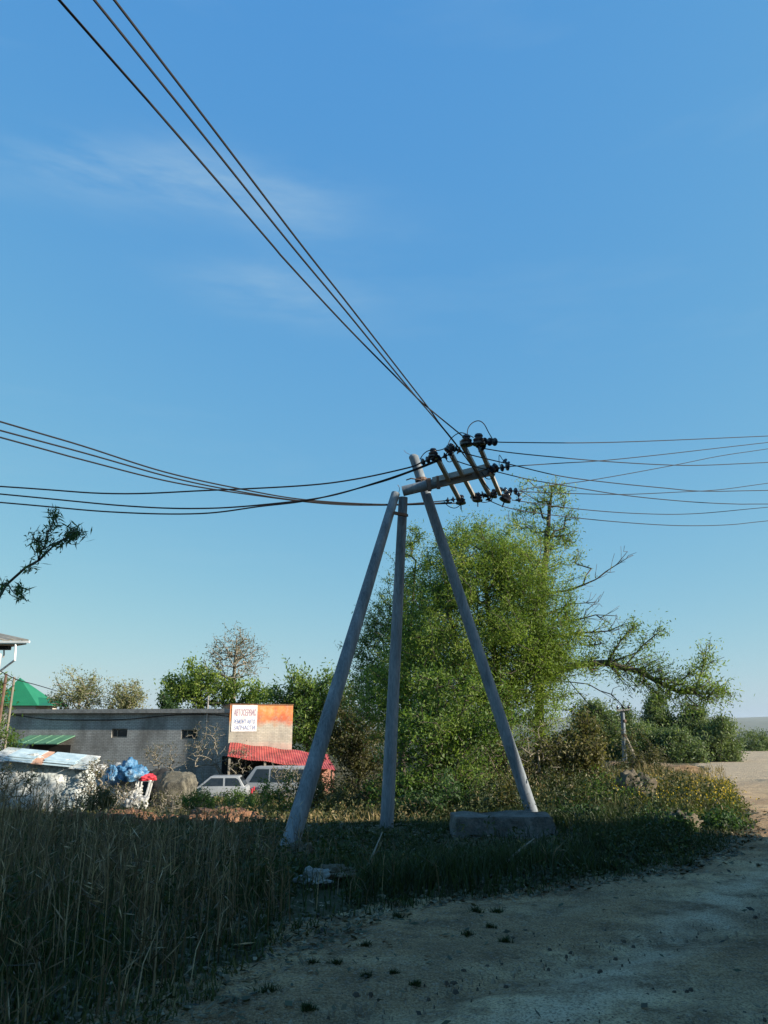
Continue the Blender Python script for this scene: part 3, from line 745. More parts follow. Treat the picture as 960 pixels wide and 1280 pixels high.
MB().box(-.3, SL * 1.0, -.06, -.004, 0, sloc(300, 940)[1] - .2).build('canopy_shade', M['dark'], sgn, local=True)  # dark sheet stands in for the shaded interior under the red canopy
MB().box(SL + .05, SL + 2.2, .4, .5, 0, 2.2).build('back_panel', M['dark'], sgn, local=True)

# ------------------------------------------------------------------ houses
# left house: eave, gutter, downpipe
hc = at(36, 803, 30.0)
lh = thing('white_house', 'pale house at the left edge with beige corrugated roof and white gutter', 'house', (hc.x - 4.4, 30.4, hz(hc.x - 4, 31)))
bz = lh.location.z
MB().box(hc.x - 8, hc.x - 2.75, 30.9, 33.4, bz, hc.z - .15).build('wall', M['plaster'], lh)
rv = []; rfs = []
n = 60
for i in range(n + 1):
    t = i / n; x = hc.x - 8.4 * (1 - t)
    for yy, zz in ((29.95, 0), (33.8, .85)):
        for dz_ in (.0, .05): rv.append((x - (yy - 29.95) * 1.0 * t, yy, hc.z + .06 + zz + dz_ + .03 * math.sin(i * 2.2)))
for i in range(n):
    a = i * 4; rfs += [(a + 1, a + 5, a + 7, a + 3), (a, a + 2, a + 6, a + 4), (a, a + 4, a + 5, a + 1)]
rfs.append((n * 4, n * 4 + 1, n * 4 + 3, n * 4 + 2))
MB().add(rv, rfs).build('roof', M['slate'], lh)
MB().prism([(hc.x - 8.4, hc.z - .02), (hc.x + .04, hc.z - .02), (hc.x + .04, hc.z + .06), (hc.x - 8.4, hc.z + .06)], 29.93, 30.02).build('gutter', M['white_paint'], lh)
MB().hexa([(hc.x - 8.2, 30.03, hc.z - .08), (hc.x - .1, 30.03, hc.z - .08), (hc.x - 3.3, 33, hc.z - .08), (hc.x - 8.2, 33, hc.z - .08), (hc.x - 8.2, 30.03, hc.z - .03), (hc.x - .1, 30.03, hc.z - .03), (hc.x - 3.3, 33, hc.z - .03), (hc.x - 8.2, 33, hc.z - .03)]).build('soffit', M['wood'], lh)
dp = MB(); dp.tube([at(19.5, 805, 30), at(18.5, 825, 30), at(0, 839, 30.6), at(-6, 850, 30.7), (at(-6, 850, 30.7).x, 30.68, bz)], .045, 8); dp.build('downpipe', M['white_paint'], lh)
MB().box(at(-10, 806, 30.6).x, at(11, 806, 30.6).x, 30.55, 30.85, at(0, 812, 30.6).z, at(0, 806, 30.6).z).build('shutter_box', M['dark'], lh)
MB().tube([at(5, 812, 30.3), at(5, 818, 30.3), at(4, 822, 30.3)], .03, 6).build('lamp_bracket', M['steel'], lh)
rp = at(2, 876, 33)
MB().tube([(rp.x, 33, hz(rp.x, 33) - .1), at(8, 842, 33)], .06, 8).build('fence_post', M['rust'], None, loc=(rp.x, 33, hz(rp.x, 33)))
tag(bpy.context.scene.objects['fence_post'], 'rusty red leaning post beside the pale house', 'post')
p2 = at(10, 905, 34)
o = MB().tube([(p2.x, 34, hz(p2.x, 34) - .1), at(18, 846, 34)], .05, 6).build('thin_pole', M['wood'], None, loc=(p2.x, 34, hz(p2.x, 34))); tag(o, 'thin dark wooden pole standing before the green roof', 'pole')
# green pyramid roof house beyond
ga = at(25, 847, 64); gl = at(-8, 882, 62); gr = at(50, 880, 62)
gh = thing('green_roofed_house', 'house with steep green pyramid roof beyond the grey garage', 'house', (ga.x, 64, -2.4))
MB().box(gl.x + .3, gr.x - .3, 62, 66, -2.4, gl.z).build('wall', M['plaster'], gh)
MB().add([(gl.x, 61.6, gl.z), (gr.x, 61.6, gl.z), (gr.x, 66.4, gl.z), (gl.x, 66.4, gl.z), (ga.x, 64, ga.z)], [(0, 1, 4), (1, 2, 4), (2, 3, 4), (3, 0, 4), (3, 2, 1, 0)]).build('roof', M['green_roof'], gh)
gx1 = at(66, 880, 62).x; MB().add([(gr.x - .6, 61.8, gl.z + .0), (gx1, 61.8, gl.z), (gx1, 65, gl.z), (gr.x - .6, 65, gl.z), (gr.x - .8, 63.4, gl.z + .7), (gx1, 63.4, gl.z + .55)], [(0, 1, 5, 4), (2, 3, 4, 5), (1, 2, 5), (3, 0, 4), (3, 2, 1, 0)]).build('porch_roof', M['green_roof'], gh)
# far right house with white eave
fa = at(914, 926, 72); fb = at(933, 938, 72); fz = hz(fa.x, 76)
fh = thing('dark_roofed_house', 'small house with dark roof and white eave board behind the right hand trees', 'house', (fa.x, 74, fz))
MB().box(fa.x - 5, fb.x - .5, 72.6, 79, fz - 1, fb.z).build('wall', M['slate'], fh)
ridge = at(905, 915, 72)
MB().add([(ridge.x, 72, ridge.z), (fb.x, 72, fb.z), (fb.x, 80, fb.z), (ridge.x, 80, ridge.z), (ridge.x * 2 - fb.x, 72, fb.z), (ridge.x * 2 - fb.x, 80, fb.z)], [(0, 1, 2, 3), (0, 3, 5, 4), (0, 4, 1), (3, 2, 5), (1, 4, 5, 2)]).build('roof', M['dark'], fh)
MB().bar((ridge.x, 71.95, ridge.z), (fb.x + .05, 71.95, fb.z), .06, .28).build('eave_board', M['white_paint'], fh)
# brick house added out of view on the right to shade the foreground
bh = thing('caster_brick_house', 'three storey red brick house added unseen on the right to cast shadow over road and weeds', 'house', (11.05, 3.0, 0))
HX0, HX1, HY0, HY1, HE = 9.6, 12.5, -14, 10.35, 9.6
bw = MB(); bw.box(HX0, HX1, HY0, HY1, -.2, HE); bw.build('wall', M['caster_brick_house'], bh)
xm = (HX0 + HX1) / 2
MB().box(HX0 - .25, HX1 + .25, HY0 - .25, HY1 + .15, HE + .002, HE + .18).build('roof', M['concrete'], bh)
MB().box(xm - .5, xm + .5, -2, -1, HE + .183, HE + 1.3).build('chimney', M['caster_brick_house'], bh)
for fl in (1.0, 3.9, 6.7):
    for yy in (-11, -7, -3, 1, 5, 8.6):
        w = MB(); w.box(HX0 - .06, HX0 - .004, yy, yy + 1.5, fl, fl + .07); w.box(HX0 - .06, HX0 - .004, yy, yy + 1.5, fl + 1.53, fl + 1.6)
        for q in (0, .72, 1.43): w.box(HX0 - .06, HX0 - .004, yy + q, yy + q + .07, fl + .07, fl + 1.53)
        wf = w.build('window', M['white_paint'], bh); MB().box(HX0 - .03, HX0 - .003, yy + .07, yy + 1.43, fl + .07, fl + 1.53).build('pane', M['glass'], wf, local=True).location = tuple(-Vector(bh.location))

# ------------------------------------------------------------------ cars in the yard
def car(name, label, px0, px1, pyroof, Y, Lc, Wc, Hc, prof, green, panes, heading, m):
    c_ = at((px0 + px1) / 2, pyroof, Y); z = c_.z - Hc
    t = thing(name, label, 'car', (c_.x, Y, z), heading)
    # prof: side silhouette of the lower body (x,z), front at -x
    def rnd(o, w):
        pass
    bm_ = MB(); bm_.prism(prof, -Wc / 2, Wc / 2)
    bm_.build('body', m, t, local=True, bevel=.05, smooth=True)
    gb = MB(); (xa, xb, za), (xc, xd, zb) = green   # lower x-range/z, upper x-range/z
    wi, wo = Wc / 2 - .06, Wc / 2 - .2
    gb.hexa([(xa, -wi, za), (xb, -wi, za), (xb, wi, za), (xa, wi, za), (xc, -wo, zb), (xd, -wo, zb), (xd, wo, zb), (xc, wo, zb)])
    gb.build('cabin', m, t, local=True, bevel=.04, smooth=True)
    def onside(x, z, sgn):
        k = (z - za) / (zb - za); return (x, sgn * (wi + (wo - wi) * k + .008), z)
    for sgn in (-1, 1):
        for poly in panes:
            q = [onside(x, z_, sgn) for x, z_ in poly]; q2 = [(a, b_ - sgn * .02, c2) for a, b_, c2 in q]; n = len(q)
            MB().add(q + q2, [tuple(range(n)), tuple(range(2 * n - 1, n - 1, -1))] + [(i, i + n, (i + 1) % n + n, (i + 1) % n) for i in range(n)]).build('window', M['glass'], t, local=True)
    for (l, u, nm) in (((xa, za), (xc, zb), 'windscreen'), ((xb, za), (xd, zb), 'rear_window')):
        p = []
        for k, inset in ((.12, .1), (.88, .08)):
            x = l[0] + (u[0] - l[0]) * k; z_ = l[1] + (u[1] - l[1]) * k; w_ = wi + (wo - wi) * k - inset
            s = -1 if nm == 'windscreen' else 1
            p.append((x + s * .012, -w_, z_)); p.append((x + s * .012, w_, z_))
        p2 = [(x - (.02 if nm == 'windscreen' else -.02), y, z_) for x, y, z_ in p]
        MB().hexa([p[0], p[1], p[3], p[2], p2[0], p2[1], p2[3], p2[2]]).build(nm, M['glass'], t, local=True)
    for xw in (-Lc / 2 + .75, Lc / 2 - .7):
        for sgn in (-1, 1):
            wv = MB(); wv.lathe((xw, sgn * (Wc / 2 - .19), .3), (0, sgn, 0), [(.2, 0), (.29, .02), (.3, .05), (.3, .16), (.27, .2), (.19, .2)], 20)
            w = wv.build('wheel', M['rubber'], t, local=True, smooth=True)
            MB().lathe((xw, sgn * (Wc / 2 + .005), .3), (0, sgn, 0), [(.19, 0), (.18, .015), (.06, .02), (.0, .025)], 16).build('rim', M['chrome'], w, local=True, smooth=True)
    for sgn in (-1, 1):
        MB().box(-Lc / 2 - .03, -Lc / 2 + .06, sgn * (Wc / 2 - .35) - .16, sgn * (Wc / 2 - .35) + .16, .58, .74).build('headlight', M['chrome'], t, local=True, bevel=.02)
        MB().box(Lc / 2 - .05, Lc / 2 + .03, sgn * (Wc / 2 - .22) - .11, sgn * (Wc / 2 - .22) + .11, .62, .86).build('tail_light', M['cloth_red'], t, local=True, bevel=.02)
        MB().box(-.62, -.5, sgn * (Wc / 2 + .06) - .07, sgn * (Wc / 2 + .06) + .07, .86, .98).build('mirror', m, t, local=True, bevel=.02)
    return t
L_ = 3.7
car('hatchback_car', 'small white hatchback parked side on before the grey brick wall', 246, 297, 969.5, 40, L_, 1.62, 1.44,
    [(-1.75, .28), (1.65, .28), (1.68, .6), (1.58, .95), (-.88, .95), (-1.62, .80), (-1.78, .6)],
    ((-.88, 1.50, .93), (-.25, 1.16, 1.44)),
    [[(-.64, .99), (.42, .99), (.40, 1.36), (-.20, 1.36)], [(.52, .99), (1.32, .99), (1.16, 1.28), (1.02, 1.36), (.50, 1.36)]], R(4), M['car_white'])
car('minivan_car', 'white minivan half hidden under the red tin canopy', 312, 378, 957.5, 41.5, 4.4, 1.7, 1.9,
    [(-2.2, .3), (2.2, .3), (2.22, 1.1), (-1.55, 1.1), (-2.1, .9), (-2.22, .6)],
    ((-1.55, 2.2, 1.08), (-.95, 2.08, 1.9)),
    [[(-1.2, 1.14), (-.2, 1.14), (-.2, 1.78), (-.85, 1.78)], [(-.1, 1.14), (.95, 1.14), (.95, 1.78), (-.1, 1.78)], [(1.05, 1.14), (2.0, 1.14), (1.92, 1.78), (1.05, 1.78)]], R(-5), M['car_white'])

# ------------------------------------------------------------------ heaps and junk in the yard
def ground_y(px, py, lo=6, hi=60):
    for y_ in np.arange(lo, hi, .1):
        p = at(px, py, y_)
        if p.z <= hz(p.x, y_): return float(y_)
    return hi
def heap(name, label, cat, px, py_top, py_bot, wpx, Y, m, seed, amp=.3, group=None, dfac=.7, flat=1.0, sub=5, boxy=1.0, fold=0., fine=.1):
    a = at(px, py_top, Y); b_ = at(px, py_bot, Y); w = wpx * Y / F / 2; h = a.z - b_.z
    bm = bmesh.new(); bmesh.ops.create_icosphere(bm, subdivisions=sub, radius=1)
    from mathutils import noise as mn
    for v_ in bm.verts:
        d = v_.co.normalized()
        n_ = mn.fractal(d * 1.7 + Vector((seed, seed * 2.1, 5)), 1.0, 2.0, 5)
        r = 1 + amp * n_ + amp * .22 * (.5 - abs(mn.noise(d * 5.5 + Vector((seed, 1, seed))))) + amp * fine * mn.noise(d * 14) + fold * abs(math.sin(math.atan2(d.y, d.x) * 11 + 2 * n_))
        d = Vector([math.copysign(abs(c) ** boxy, c) for c in d])
        z = d.z * r
        if z < -.15: z = -.15
        v_.co = Vector((d.x * w * r, d.y * w * dfac * r, (z + .15) / 1.15 * h * flat))
    me = bpy.data.meshes.new(name); bm.to_mesh(me); bm.free()
    me.polygons.foreach_set('use_smooth', [True] * len(me.polygons))
    return tag(link(name, me, m, loc=(a.x, Y, b_.z)), label, cat, group)
heap('junk_heap', 'low wide heap of white sheeting that carries the blue tarpaulin', 'junk heap', 150, 966, 1008, 62, 38, M['tarp_white'], 5, .5, fine=.4)
heap('tarp_heap', 'bright blue and white tarpaulin bundled over junk near the grey wall', 'tarpaulin', 164, 955, 976, 34, 37.2, M['tarp_blue'], 2, .5, fine=.3)
heap('tarp_heap', 'small blue bundle left of the large blue tarpaulin', 'tarpaulin', 142, 958, 976, 16, 37.0, M['tarp_blue'], 9, .4)
heap('rag_heap', 'low strip of white rags left of the blue bundle', 'rags', 124, 957, 970, 26, 38.6, M['tarp_white'], 6, .4)
heap('junk_heap', 'dark grey heap of scrap left of the blue tarpaulin', 'junk heap', 120, 968, 1010, 36, 38.3, M['dark'], 16, .4)
heap('covered_mound', 'bulky beige covered mound between the red cloth and the hatchback', 'mound', 224, 961, 1006, 46, 39.4, M['tarp_beige'], 3, .14, flat=.86, boxy=.6, fold=.06)
heap('rag_heap', 'white rags lying on the ground below the stand with the red cloth', 'rags', 170, 992, 1008, 26, 36.5, M['tarp_white'], 8, .5)
heap('dark_heap', 'dark scrap heap behind the white stand with the red cloth', 'scrap heap', 198, 958, 1004, 54, 41.5, M['dark'], 13, .22, flat=.85)
# white stand with a red cloth
ba = at(172, 975, 37.2); bb = at(190, 976, 37.2); bzg = hz(ba.x, 37.2)
bench = thing('stand', 'tall white framed stand with a red cloth on top among the junk', 'stand', ((ba.x + bb.x) / 2, 37.2, bzg))
MB().box(ba.x, bb.x, 37.0, 37.5, ba.z - .06, ba.z).build('top', M['white_paint'], bench, bevel=.01)
for x_, d_ in ((ba.x + .05, 0), (bb.x - .05, -.25)):
    for y_ in (37.05, 37.45): MB().bar((x_ + d_, y_, bzg), (x_, y_, ba.z - .06), .07, .07).build('leg', M['white_paint'], bench)
heap('red_cloth', 'crumpled red cloth lying on the tall white stand', 'cloth', 183, 967, 975.5, 22, 37.25, M['cloth_red'], 4, .35)

# white shed at the left: leaning pale sheets
m, nt, b = mat('sheet_pale'); v = coord(nt); n1 = noise(nt, v, 1.3, 7); n2 = noise(nt, v, 9, 6, .7)
c = ramp(nt, n1, [(.35, (.20, .25, .27)), (.5, (.38, .41, .41)), (.65, (.58, .58, .55))])
c = mixc(nt, ramp(nt, n2, [(.52, (0, 0, 0)), (.60, (.8, .8, .8))]), c, (.16, .16, .14))
nt.links.new(c, b.inputs['Base Color']); b.inputs['Roughness'].default_value = .75; bump(nt, b, n2, .5, .02); M['sheet_pale'] = m
M['sheet_blue'] = noisy('sheet_blue', (.20, .30, .36), (.42, .52, .56), 3, .7, .4, .01)
M['board_orange'] = noisy('board_orange', (.30, .15, .09), (.50, .32, .24), 5, .9, .4, .01)
sb0 = at(-20, 1000, 29); sb1 = at(114, 1000, 30.5); zt = at(50, 936, 29.5).z; zg = hz(-13, 30) - .1
stack = thing('covered_stack', 'large heap draped in crumpled white sheeting at the left edge behind the dry stalks', 'heap', ((sb0.x + sb1.x) / 2, 29.7, zg))
cv_ = MB(); cv_.hexa([(sb0.x - .2, 28.3, zg - .2), (sb1.x + .1, 29.6, zg - .2), (sb1.x + .2, 31.6, zg - .2), (sb0.x, 31, zg - .2), (sb0.x - .1, 29.4, zt - .1), (sb1.x - .35, 30.5, zt - .62), (sb1.x - .3, 31.2, zt - .62), (sb0.x, 30.4, zt - .1)])
o = cv_.build('cover', M['sheet_pale'], stack); noisy_mesh(o, .16, 1.1, 7, 30); noisy_mesh(o, .06, 5.0, 9)
A_ = Vector((sb0.x, 29, 0)); B_ = Vector((sb1.x, 30.5, 0)); rs = random.Random(5)
for (t0, t1, mm, tl) in ((.02, .17, 'sheet_pale', .3), (.14, .40, 'sheet_blue', .2), (.40, .50, 'board_orange', .25), (.50, .80, 'sheet_blue', .2), (.78, .95, 'sheet_pale', .35)):
    a = A_.lerp(B_, t0); d_ = A_.lerp(B_, t1); z1 = zt - .02 - .42 * t0; z2 = zt - .02 - .42 * t1
    for k in range(3):
        o = .07 * k; q = rs.uniform(-.08, .08); y0_ = -.02 - .16 * k
        MB().hexa([(a.x + q, a.y + y0_, z1 - .1 - o - tl * .4), (d_.x + q, d_.y + y0_, z2 - .1 - o - tl * .4), (d_.x + q, d_.y + 1.1, z2 + .05 - o), (a.x + q, a.y + 1.1, z1 + .05 - o),
                   (a.x + q, a.y + y0_, z1 - .075 - o - tl * .4), (d_.x + q, d_.y + y0_, z2 - .075 - o - tl * .4), (d_.x + q, d_.y + 1.1, z2 + .075 - o), (a.x + q, a.y + 1.1, z1 + .075 - o)]).build('top_sheet', M[mm], stack)

# spoil heaps, clods, litter on the near bank
heap('clay_heap', 'low heap of orange clay at the top of the bank, right of the other', 'clay heap', 275, 1013, 1033, 84, 17.2, M['clay'], 21, .35, dfac=.9, fine=.9)
heap('clay_heap', 'long low orange clay heap behind the tall dry stalks', 'clay heap', 150, 1015, 1034, 80, 17.0, M['clay'], 23, .35, dfac=.9, fine=.9)
heap('dirt_clod', 'large brown clod of dug earth beside the yellow weeds', 'dirt clod', 793, 970, 1003, 50, 18.0, M['dirt_clod'], 31, .5)
heap('dirt_clod', 'smaller pale clod of earth at the edge of the road verge', 'dirt clod', 850, 1018, 1035, 40, 13.0, M['dirt_clod'], 33, .6)
heap('earth_bank', 'low brown bank of bare earth between the yellow weeds and the far gravel', 'earth bank', 800, 955, 972, 150, 28, noisy('earth', (.07, .048, .03), (.24, .165, .10), 2, .95, .8, .05), 51, .35, dfac=.35, fine=.4)
heap('plastic_bag', 'crumpled white plastic bag in the grass between the pole legs and the road', 'bag', 394, 1087, 1103, 32, 8.7, M['bag'], 41, .75, dfac=.5)
heap('earth_lump', 'dark lump of earth and grass at the foot of the left pole leg', 'earth lump', 374, 1054, 1070, 30, 10.4, M['dirt_clod'], 44, .5)
heap('grey_rag', 'flat grey rag in the grass right of the white bag', 'rag', 424, 1085, 1096, 40, 8.9, M['dirt_clod'], 47, .8, dfac=.6)
# fallen sticks
for (a, b_, lb) in (((628, 1083, 9.5), (668, 1048, 9.8), 'pale bare stick leaning in the grass before the concrete block'), ((455, 1092, 9.2), (478, 1040, 9.6), 'thin dry stick leaning in the grass between two pole legs')):
    P = at(*a); Q = at(*b_); o = MB().tube([P, P.lerp(Q, .5) + Vector((.02, 0, .03)), Q], [.014, .011, .006], 6).build('stick', M['bark_pale'], loc=tuple(P)); tag(o, lb, 'stick')

# distant pole with strut
d0 = at(781, 956, 33); d1 = at(778, 888, 33)
dpz = thing('distant_pole', 'thin concrete power pole with a slanted strut beside the far trees', 'utility pole', (d0.x, 33, hz(d0.x, 33)))
MB().tube([(d0.x, 33, hz(d0.x, 33) - .2), tuple(d1)], [.10, .08], 10).build('pole', M['concrete_pole'], dpz, smooth=True)
s0 = at(800, 957, 32.6); MB().tube([(s0.x, 32.6, hz(s0.x, 32.6) - .2), tuple(at(782, 921, 33))], [.08, .06], 10).build('strut', M['wood'], dpz, smooth=True)
MB().bar(at(771, 888, 32.9), at(787, 887, 32.9), .06, .07).build('cross_arm', M['steel'], dpz)
for px in (772, 779, 786): MB().lathe(at(px, 886.5, 32.9), (0, 0, 1), [(.02, 0), (.04, .05), (.05, .08), (.04, .13), (.02, .16)], 10).build('insulator', M['insulator'], dpz, smooth=True)
for py in (903, 921): MB().lathe(at(780, py, 33), (0, 0, 1), [(.093, 0), (.105, .03), (.105, .1), (.093, .12)], 10).build('collar', M['rust'], dpz)
# service wire from the white house to the left trees
o = MB().tube(smooth_pts([at(-8, 834, 31), at(20, 849, 33), at(45, 856, 36), at(72, 864, 40)]), .02, 5).build('service_wire', M['wire'], loc=tuple(at(-8, 834, 31))); tag(o, 'thin dark service wire running from the pale house to the bare trees', 'wire')

# ------------------------------------------------------------------ trees
def gp(px, py, Y, dz=-.1):
    p = at(px, py, Y); return (p.x, Y, hz(p.x, Y) + dz)
g = np.random.default_rng(101)
# dense willow in the middle
tp = blobs([(600, 722, 82, 58), (585, 800, 95, 80), (672, 770, 58, 85), (650, 850, 70, 80), (555, 870, 85, 75), (650, 715, 42, 45), (560, 715, 40, 40), (695, 800, 32, 60), (600, 685, 55, 38), (500, 850, 45, 60)], 21.5, 3300, g)
make_tree('willow_tree', 'broad dense yellow green willow behind the pole, the largest crown', 'tree', [gp(640, 985, 21.5), at(630, 900, 21.5), at(615, 800, 21.5), at(605, 720, 21.5)], tp, YGREEN, M['bark'], g,
          rt=.17, nleaf=58, L=.09, W=.025, spread=.20, limbs=[[at(628, 890, 21.5), at(665, 800, 21.3), at(675, 720, 21.3)], [at(632, 920, 21.5), at(580, 850, 21.3), at(560, 760, 21.2)]], tintbias=.06)
# tall thin tree behind, with the long limb to the right
_lx = np.array([725, 760, 800, 830, 850, 880, 908]); _ly = np.array([830, 828, 840, 856, 866, 868, 866])
_up = np.array([40, 60, 64, 40, 34, 48, 12]); _dn = np.array([10, 14, 16, 20, 22, 18, 8])
lt = []
while len(lt) < 150:
    x_ = g.uniform(728, 910); o_ = g.uniform(-1, 1)
    y_ = np.interp(x_, _lx, _ly) - (np.interp(x_, _lx, _up) * abs(o_) ** 1.3 if o_ > -.25 else -np.interp(x_, _lx, _dn) * abs(o_))
    lt.append(tuple(at(x_ + g.normal() * 4, y_, 21.9 + g.normal() * .35)))
limb_tips = np.array(lt)
lim = [at(690, 845, 22.5), at(715, 832, 22.3), at(760, 828, 22), at(800, 840, 21.9), at(850, 866, 21.8), at(905, 868, 21.7)]
tp = np.concatenate([blobs([(692, 620, 26, 20), (662, 648, 26, 16), (708, 650, 16, 22), (684, 680, 26, 26), (655, 610, 10, 10), (715, 690, 12, 20)], 23, 330, g),
                     blobs([(735, 812, 34, 30)], 22.2, 50, g, .6), limb_tips])
def fan(pts, n, spread_px, Y_, seed_, upb=.5):
    q = np.random.default_rng(seed_); out = [[at(x, y, Y_ - .25 * i) for i, (x, y) in enumerate(pts)]]
    for _ in range(n):
        t_ = q.uniform(.25, .97) * (len(pts) - 1); i = int(t_); f = t_ - i
        x = pts[i][0] + (pts[i + 1][0] - pts[i][0]) * f; y = pts[i][1] + (pts[i + 1][1] - pts[i][1]) * f
        dx = pts[i + 1][0] - pts[i][0]; dy = pts[i + 1][1] - pts[i][1]; L_ = math.hypot(dx, dy); dx /= L_; dy /= L_
        sg = -1 if q.random() < upb else 1; ln_ = q.uniform(.4, 1) * spread_px * (1.1 - .5 * t_ / (len(pts) - 1))
        ex, ey = dx * .8 - sg * dy * .6, dy * .8 + sg * dx * .6
        y0_ = Y_ - .25 * t_
        out.append([at(x, y, y0_), at(x + ex * ln_ * .5, y + ey * ln_ * .5 - .5, y0_ + q.normal() * .1), at(x + ex * ln_ + q.normal() * 2, y + ey * ln_ - 2 + q.normal() * 2, y0_ + q.normal() * .25)])
    return out
twigs = fan([(684, 746), (712, 738), (745, 724), (770, 706), (784, 690)], 13, 26, 22.9, 1) + fan([(684, 790), (715, 776), (745, 768), (772, 770)], 22, 30, 22.8, 2) + fan([(684, 800), (720, 792), (760, 788), (792, 776)], 22, 26, 22.8, 3) \
    + fan([(682, 765), (715, 755), (748, 752)], 12, 24, 22.9, 4) + fan([(745, 855), (765, 868), (787, 893)], 6, 22, 22.4, 5) + fan([(700, 850), (735, 880), (770, 905)], 6, 18, 22.5, 6) 
LIMBPX = [(715, 832), (760, 828), (800, 840), (850, 866), (905, 868)]
leafy_limb = fan(LIMBPX, 120, 50, 22.3, 21, .68)[1:] + fan([(786, 836), (804, 806), (826, 788)], 14, 22, 22, 22) + fan([(758, 828), (776, 800), (792, 782)], 16, 26, 22, 23) + fan([(862, 866), (880, 832), (884, 806)], 12, 22, 21.9, 24) + fan([(840, 860), (872, 835), (905, 822)], 14, 18, 21.9, 25) + fan([(885, 868), (900, 862), (913, 868)], 6, 12, 21.6, 26)
make_tree('tall_tree', 'tall sparse tree with a thin leafy top and a long limb reaching right', 'tree', [gp(672, 950, 23), at(674, 880, 23), at(676, 800, 23), at(681, 700, 23), at(690, 608, 23)], tp, YGREEN, M['bark'], g,
          rt=.15, nleaf=13, L=.11, W=.03, spread=.21, up=.05, limbs=[lim, [at(683, 745, 23), at(715, 738, 22.7), at(750, 722, 22.6), at(780, 698, 22.6)], [at(680, 850, 23), at(735, 855, 22.6), at(765, 872, 22.4), at(787, 893, 22.3)]] + twigs, leafy=leafy_limb, tintbias=.02, rtip=.0065)
# darker trees on the left flank
tp = blobs([(478, 800, 34, 62), (505, 745, 36, 45), (465, 860, 36, 60), (520, 690, 22, 28), (510, 830, 50, 70), (540, 770, 40, 60)], 24.5, 1100, g)
make_tree('leafy_tree', 'darker green feathery tree on the left flank of the willow', 'tree', [gp(500, 985, 24.5), at(505, 900, 24.5), at(512, 800, 24.5), at(520, 700, 24.5)], tp, GREEN, M['bark'], g, rt=.13, nleaf=30, L=.10, W=.03, spread=.17, tintbias=.14)
tp = blobs([(447, 905, 30, 45), (430, 930, 26, 35), (470, 940, 40, 40), (420, 895, 18, 30)], 28, 420, g)
make_tree('bushy_tree', 'low bushy tree between the left and middle pole legs', 'tree', [gp(450, 985, 28), at(450, 930, 28), at(448, 890, 28)], tp, OLIVE, M['bark'], g, rt=.1, nleaf=26, L=.13, W=.05, spread=.2, tintbias=-.05)
# broad leaved saplings in front
tp = blobs([(545, 880, 32, 60), (520, 940, 40, 50), (580, 930, 48, 50), (560, 975, 70, 30), (600, 890, 40, 50), (500, 985, 36, 26)], 17.5, 800, g)
make_tree('young_poplar', 'young broad leaved poplar thicket before the willow, between two pole legs', 'tree', [gp(555, 1010, 17.5), at(553, 950, 17.5), at(546, 850, 17.5)], tp, GREEN, M['bark'], g, rt=.07, nleaf=22, L=.085, W=.042, spread=.19, tintbias=.1)
tp = blobs([(730, 930, 24, 36), (712, 960, 38, 36), (742, 968, 26, 26)], 19, 360, g)
make_tree('young_elm', 'small olive green sapling right of the tall tree trunk', 'tree', [gp(728, 1000, 19), at(730, 950, 19), at(735, 885, 19)], tp, OLIVE, M['bark'], g, rt=.05, nleaf=22, L=.09, W=.05, spread=.16, tintbias=.1)
tp = blobs([(672, 960, 40, 40), (640, 970, 40, 34), (700, 985, 40, 28)], 18.5, 420, g)
make_tree('thicket', 'brown half bare thicket around the tall tree trunk', 'shrub', [gp(675, 1008, 18.5), at(675, 975, 18.5), at(674, 940, 18.5)], tp, OLIVE, M['bark_pale'], g, rt=.04, nleaf=9, L=.08, W=.04, spread=.13, tintbias=-.1, trunk_name='stems', crown_name='leaves')
# behind the garage
tp = blobs([(240, 853, 34, 22), (265, 862, 40, 20), (310, 868, 30, 15), (225, 868, 22, 16)], 62, 420, g)
make_tree('garden_tree', 'round yellow green tree behind the garage roof', 'tree', [gp(255, 940, 62), at(252, 890, 62), at(248, 850, 62)], tp, YGREEN, M['bark'], g, rt=.2, nleaf=26, L=.26, W=.12, spread=.42, step=.8, rtip=.012)
tp = blobs([(292, 812, 30, 28), (275, 830, 24, 26), (308, 825, 20, 24)], 63, 620, g)
make_tree('bare_tree', 'tall nearly bare tree rising behind the garage', 'tree', [gp(292, 940, 63), at(292, 880, 63), at(293, 845, 63), at(296, 800, 63)], tp, OLIVE, M['bark_pale'], g, rt=.15, nleaf=4, L=.18, W=.07, spread=.35, step=.8, rtip=.013, tintbias=.1)
tp = blobs([(380, 868, 34, 30), (410, 862, 30, 26), (350, 880, 24, 22), (400, 905, 44, 36), (365, 900, 30, 30)], 56, 700, g)
make_tree('green_tree', 'full green tree right of the painted sign, behind the left pole leg', 'tree', [gp(385, 955, 56), at(386, 910, 56), at(388, 860, 56)], tp, GREEN, M['bark'], g, rt=.22, nleaf=26, L=.26, W=.11, spread=.4, step=.8, rtip=.012, tintbias=.08)
for (px, py, rx, ry, nm, lb) in ((98, 862, 27, 24, 'orchard_tree', 'pale half bare orchard tree nearest the green roof'), (156, 870, 27, 16, 'orchard_tree', 'pale half bare orchard tree in the middle above the garage roof')):
    tp = blobs([(px, py, rx, ry), (px - 12, py + 10, rx * .7, ry * .7), (px + 14, py + 8, rx * .7, ry * .7)], 58, 420, g)
    make_tree(nm, lb, 'tree', [gp(px, 945, 58), at(px, 905, 58), at(px + 1, py, 58)], tp, PALEM, M['bark_pale'], g, rt=.11, nleaf=9, L=.18, W=.08, spread=.3, step=.8, rtip=.011, group='orchard trees behind the garage', tintbias=.12)
tp = blobs([(205, 882, 10, 14)], 60, 60, g)
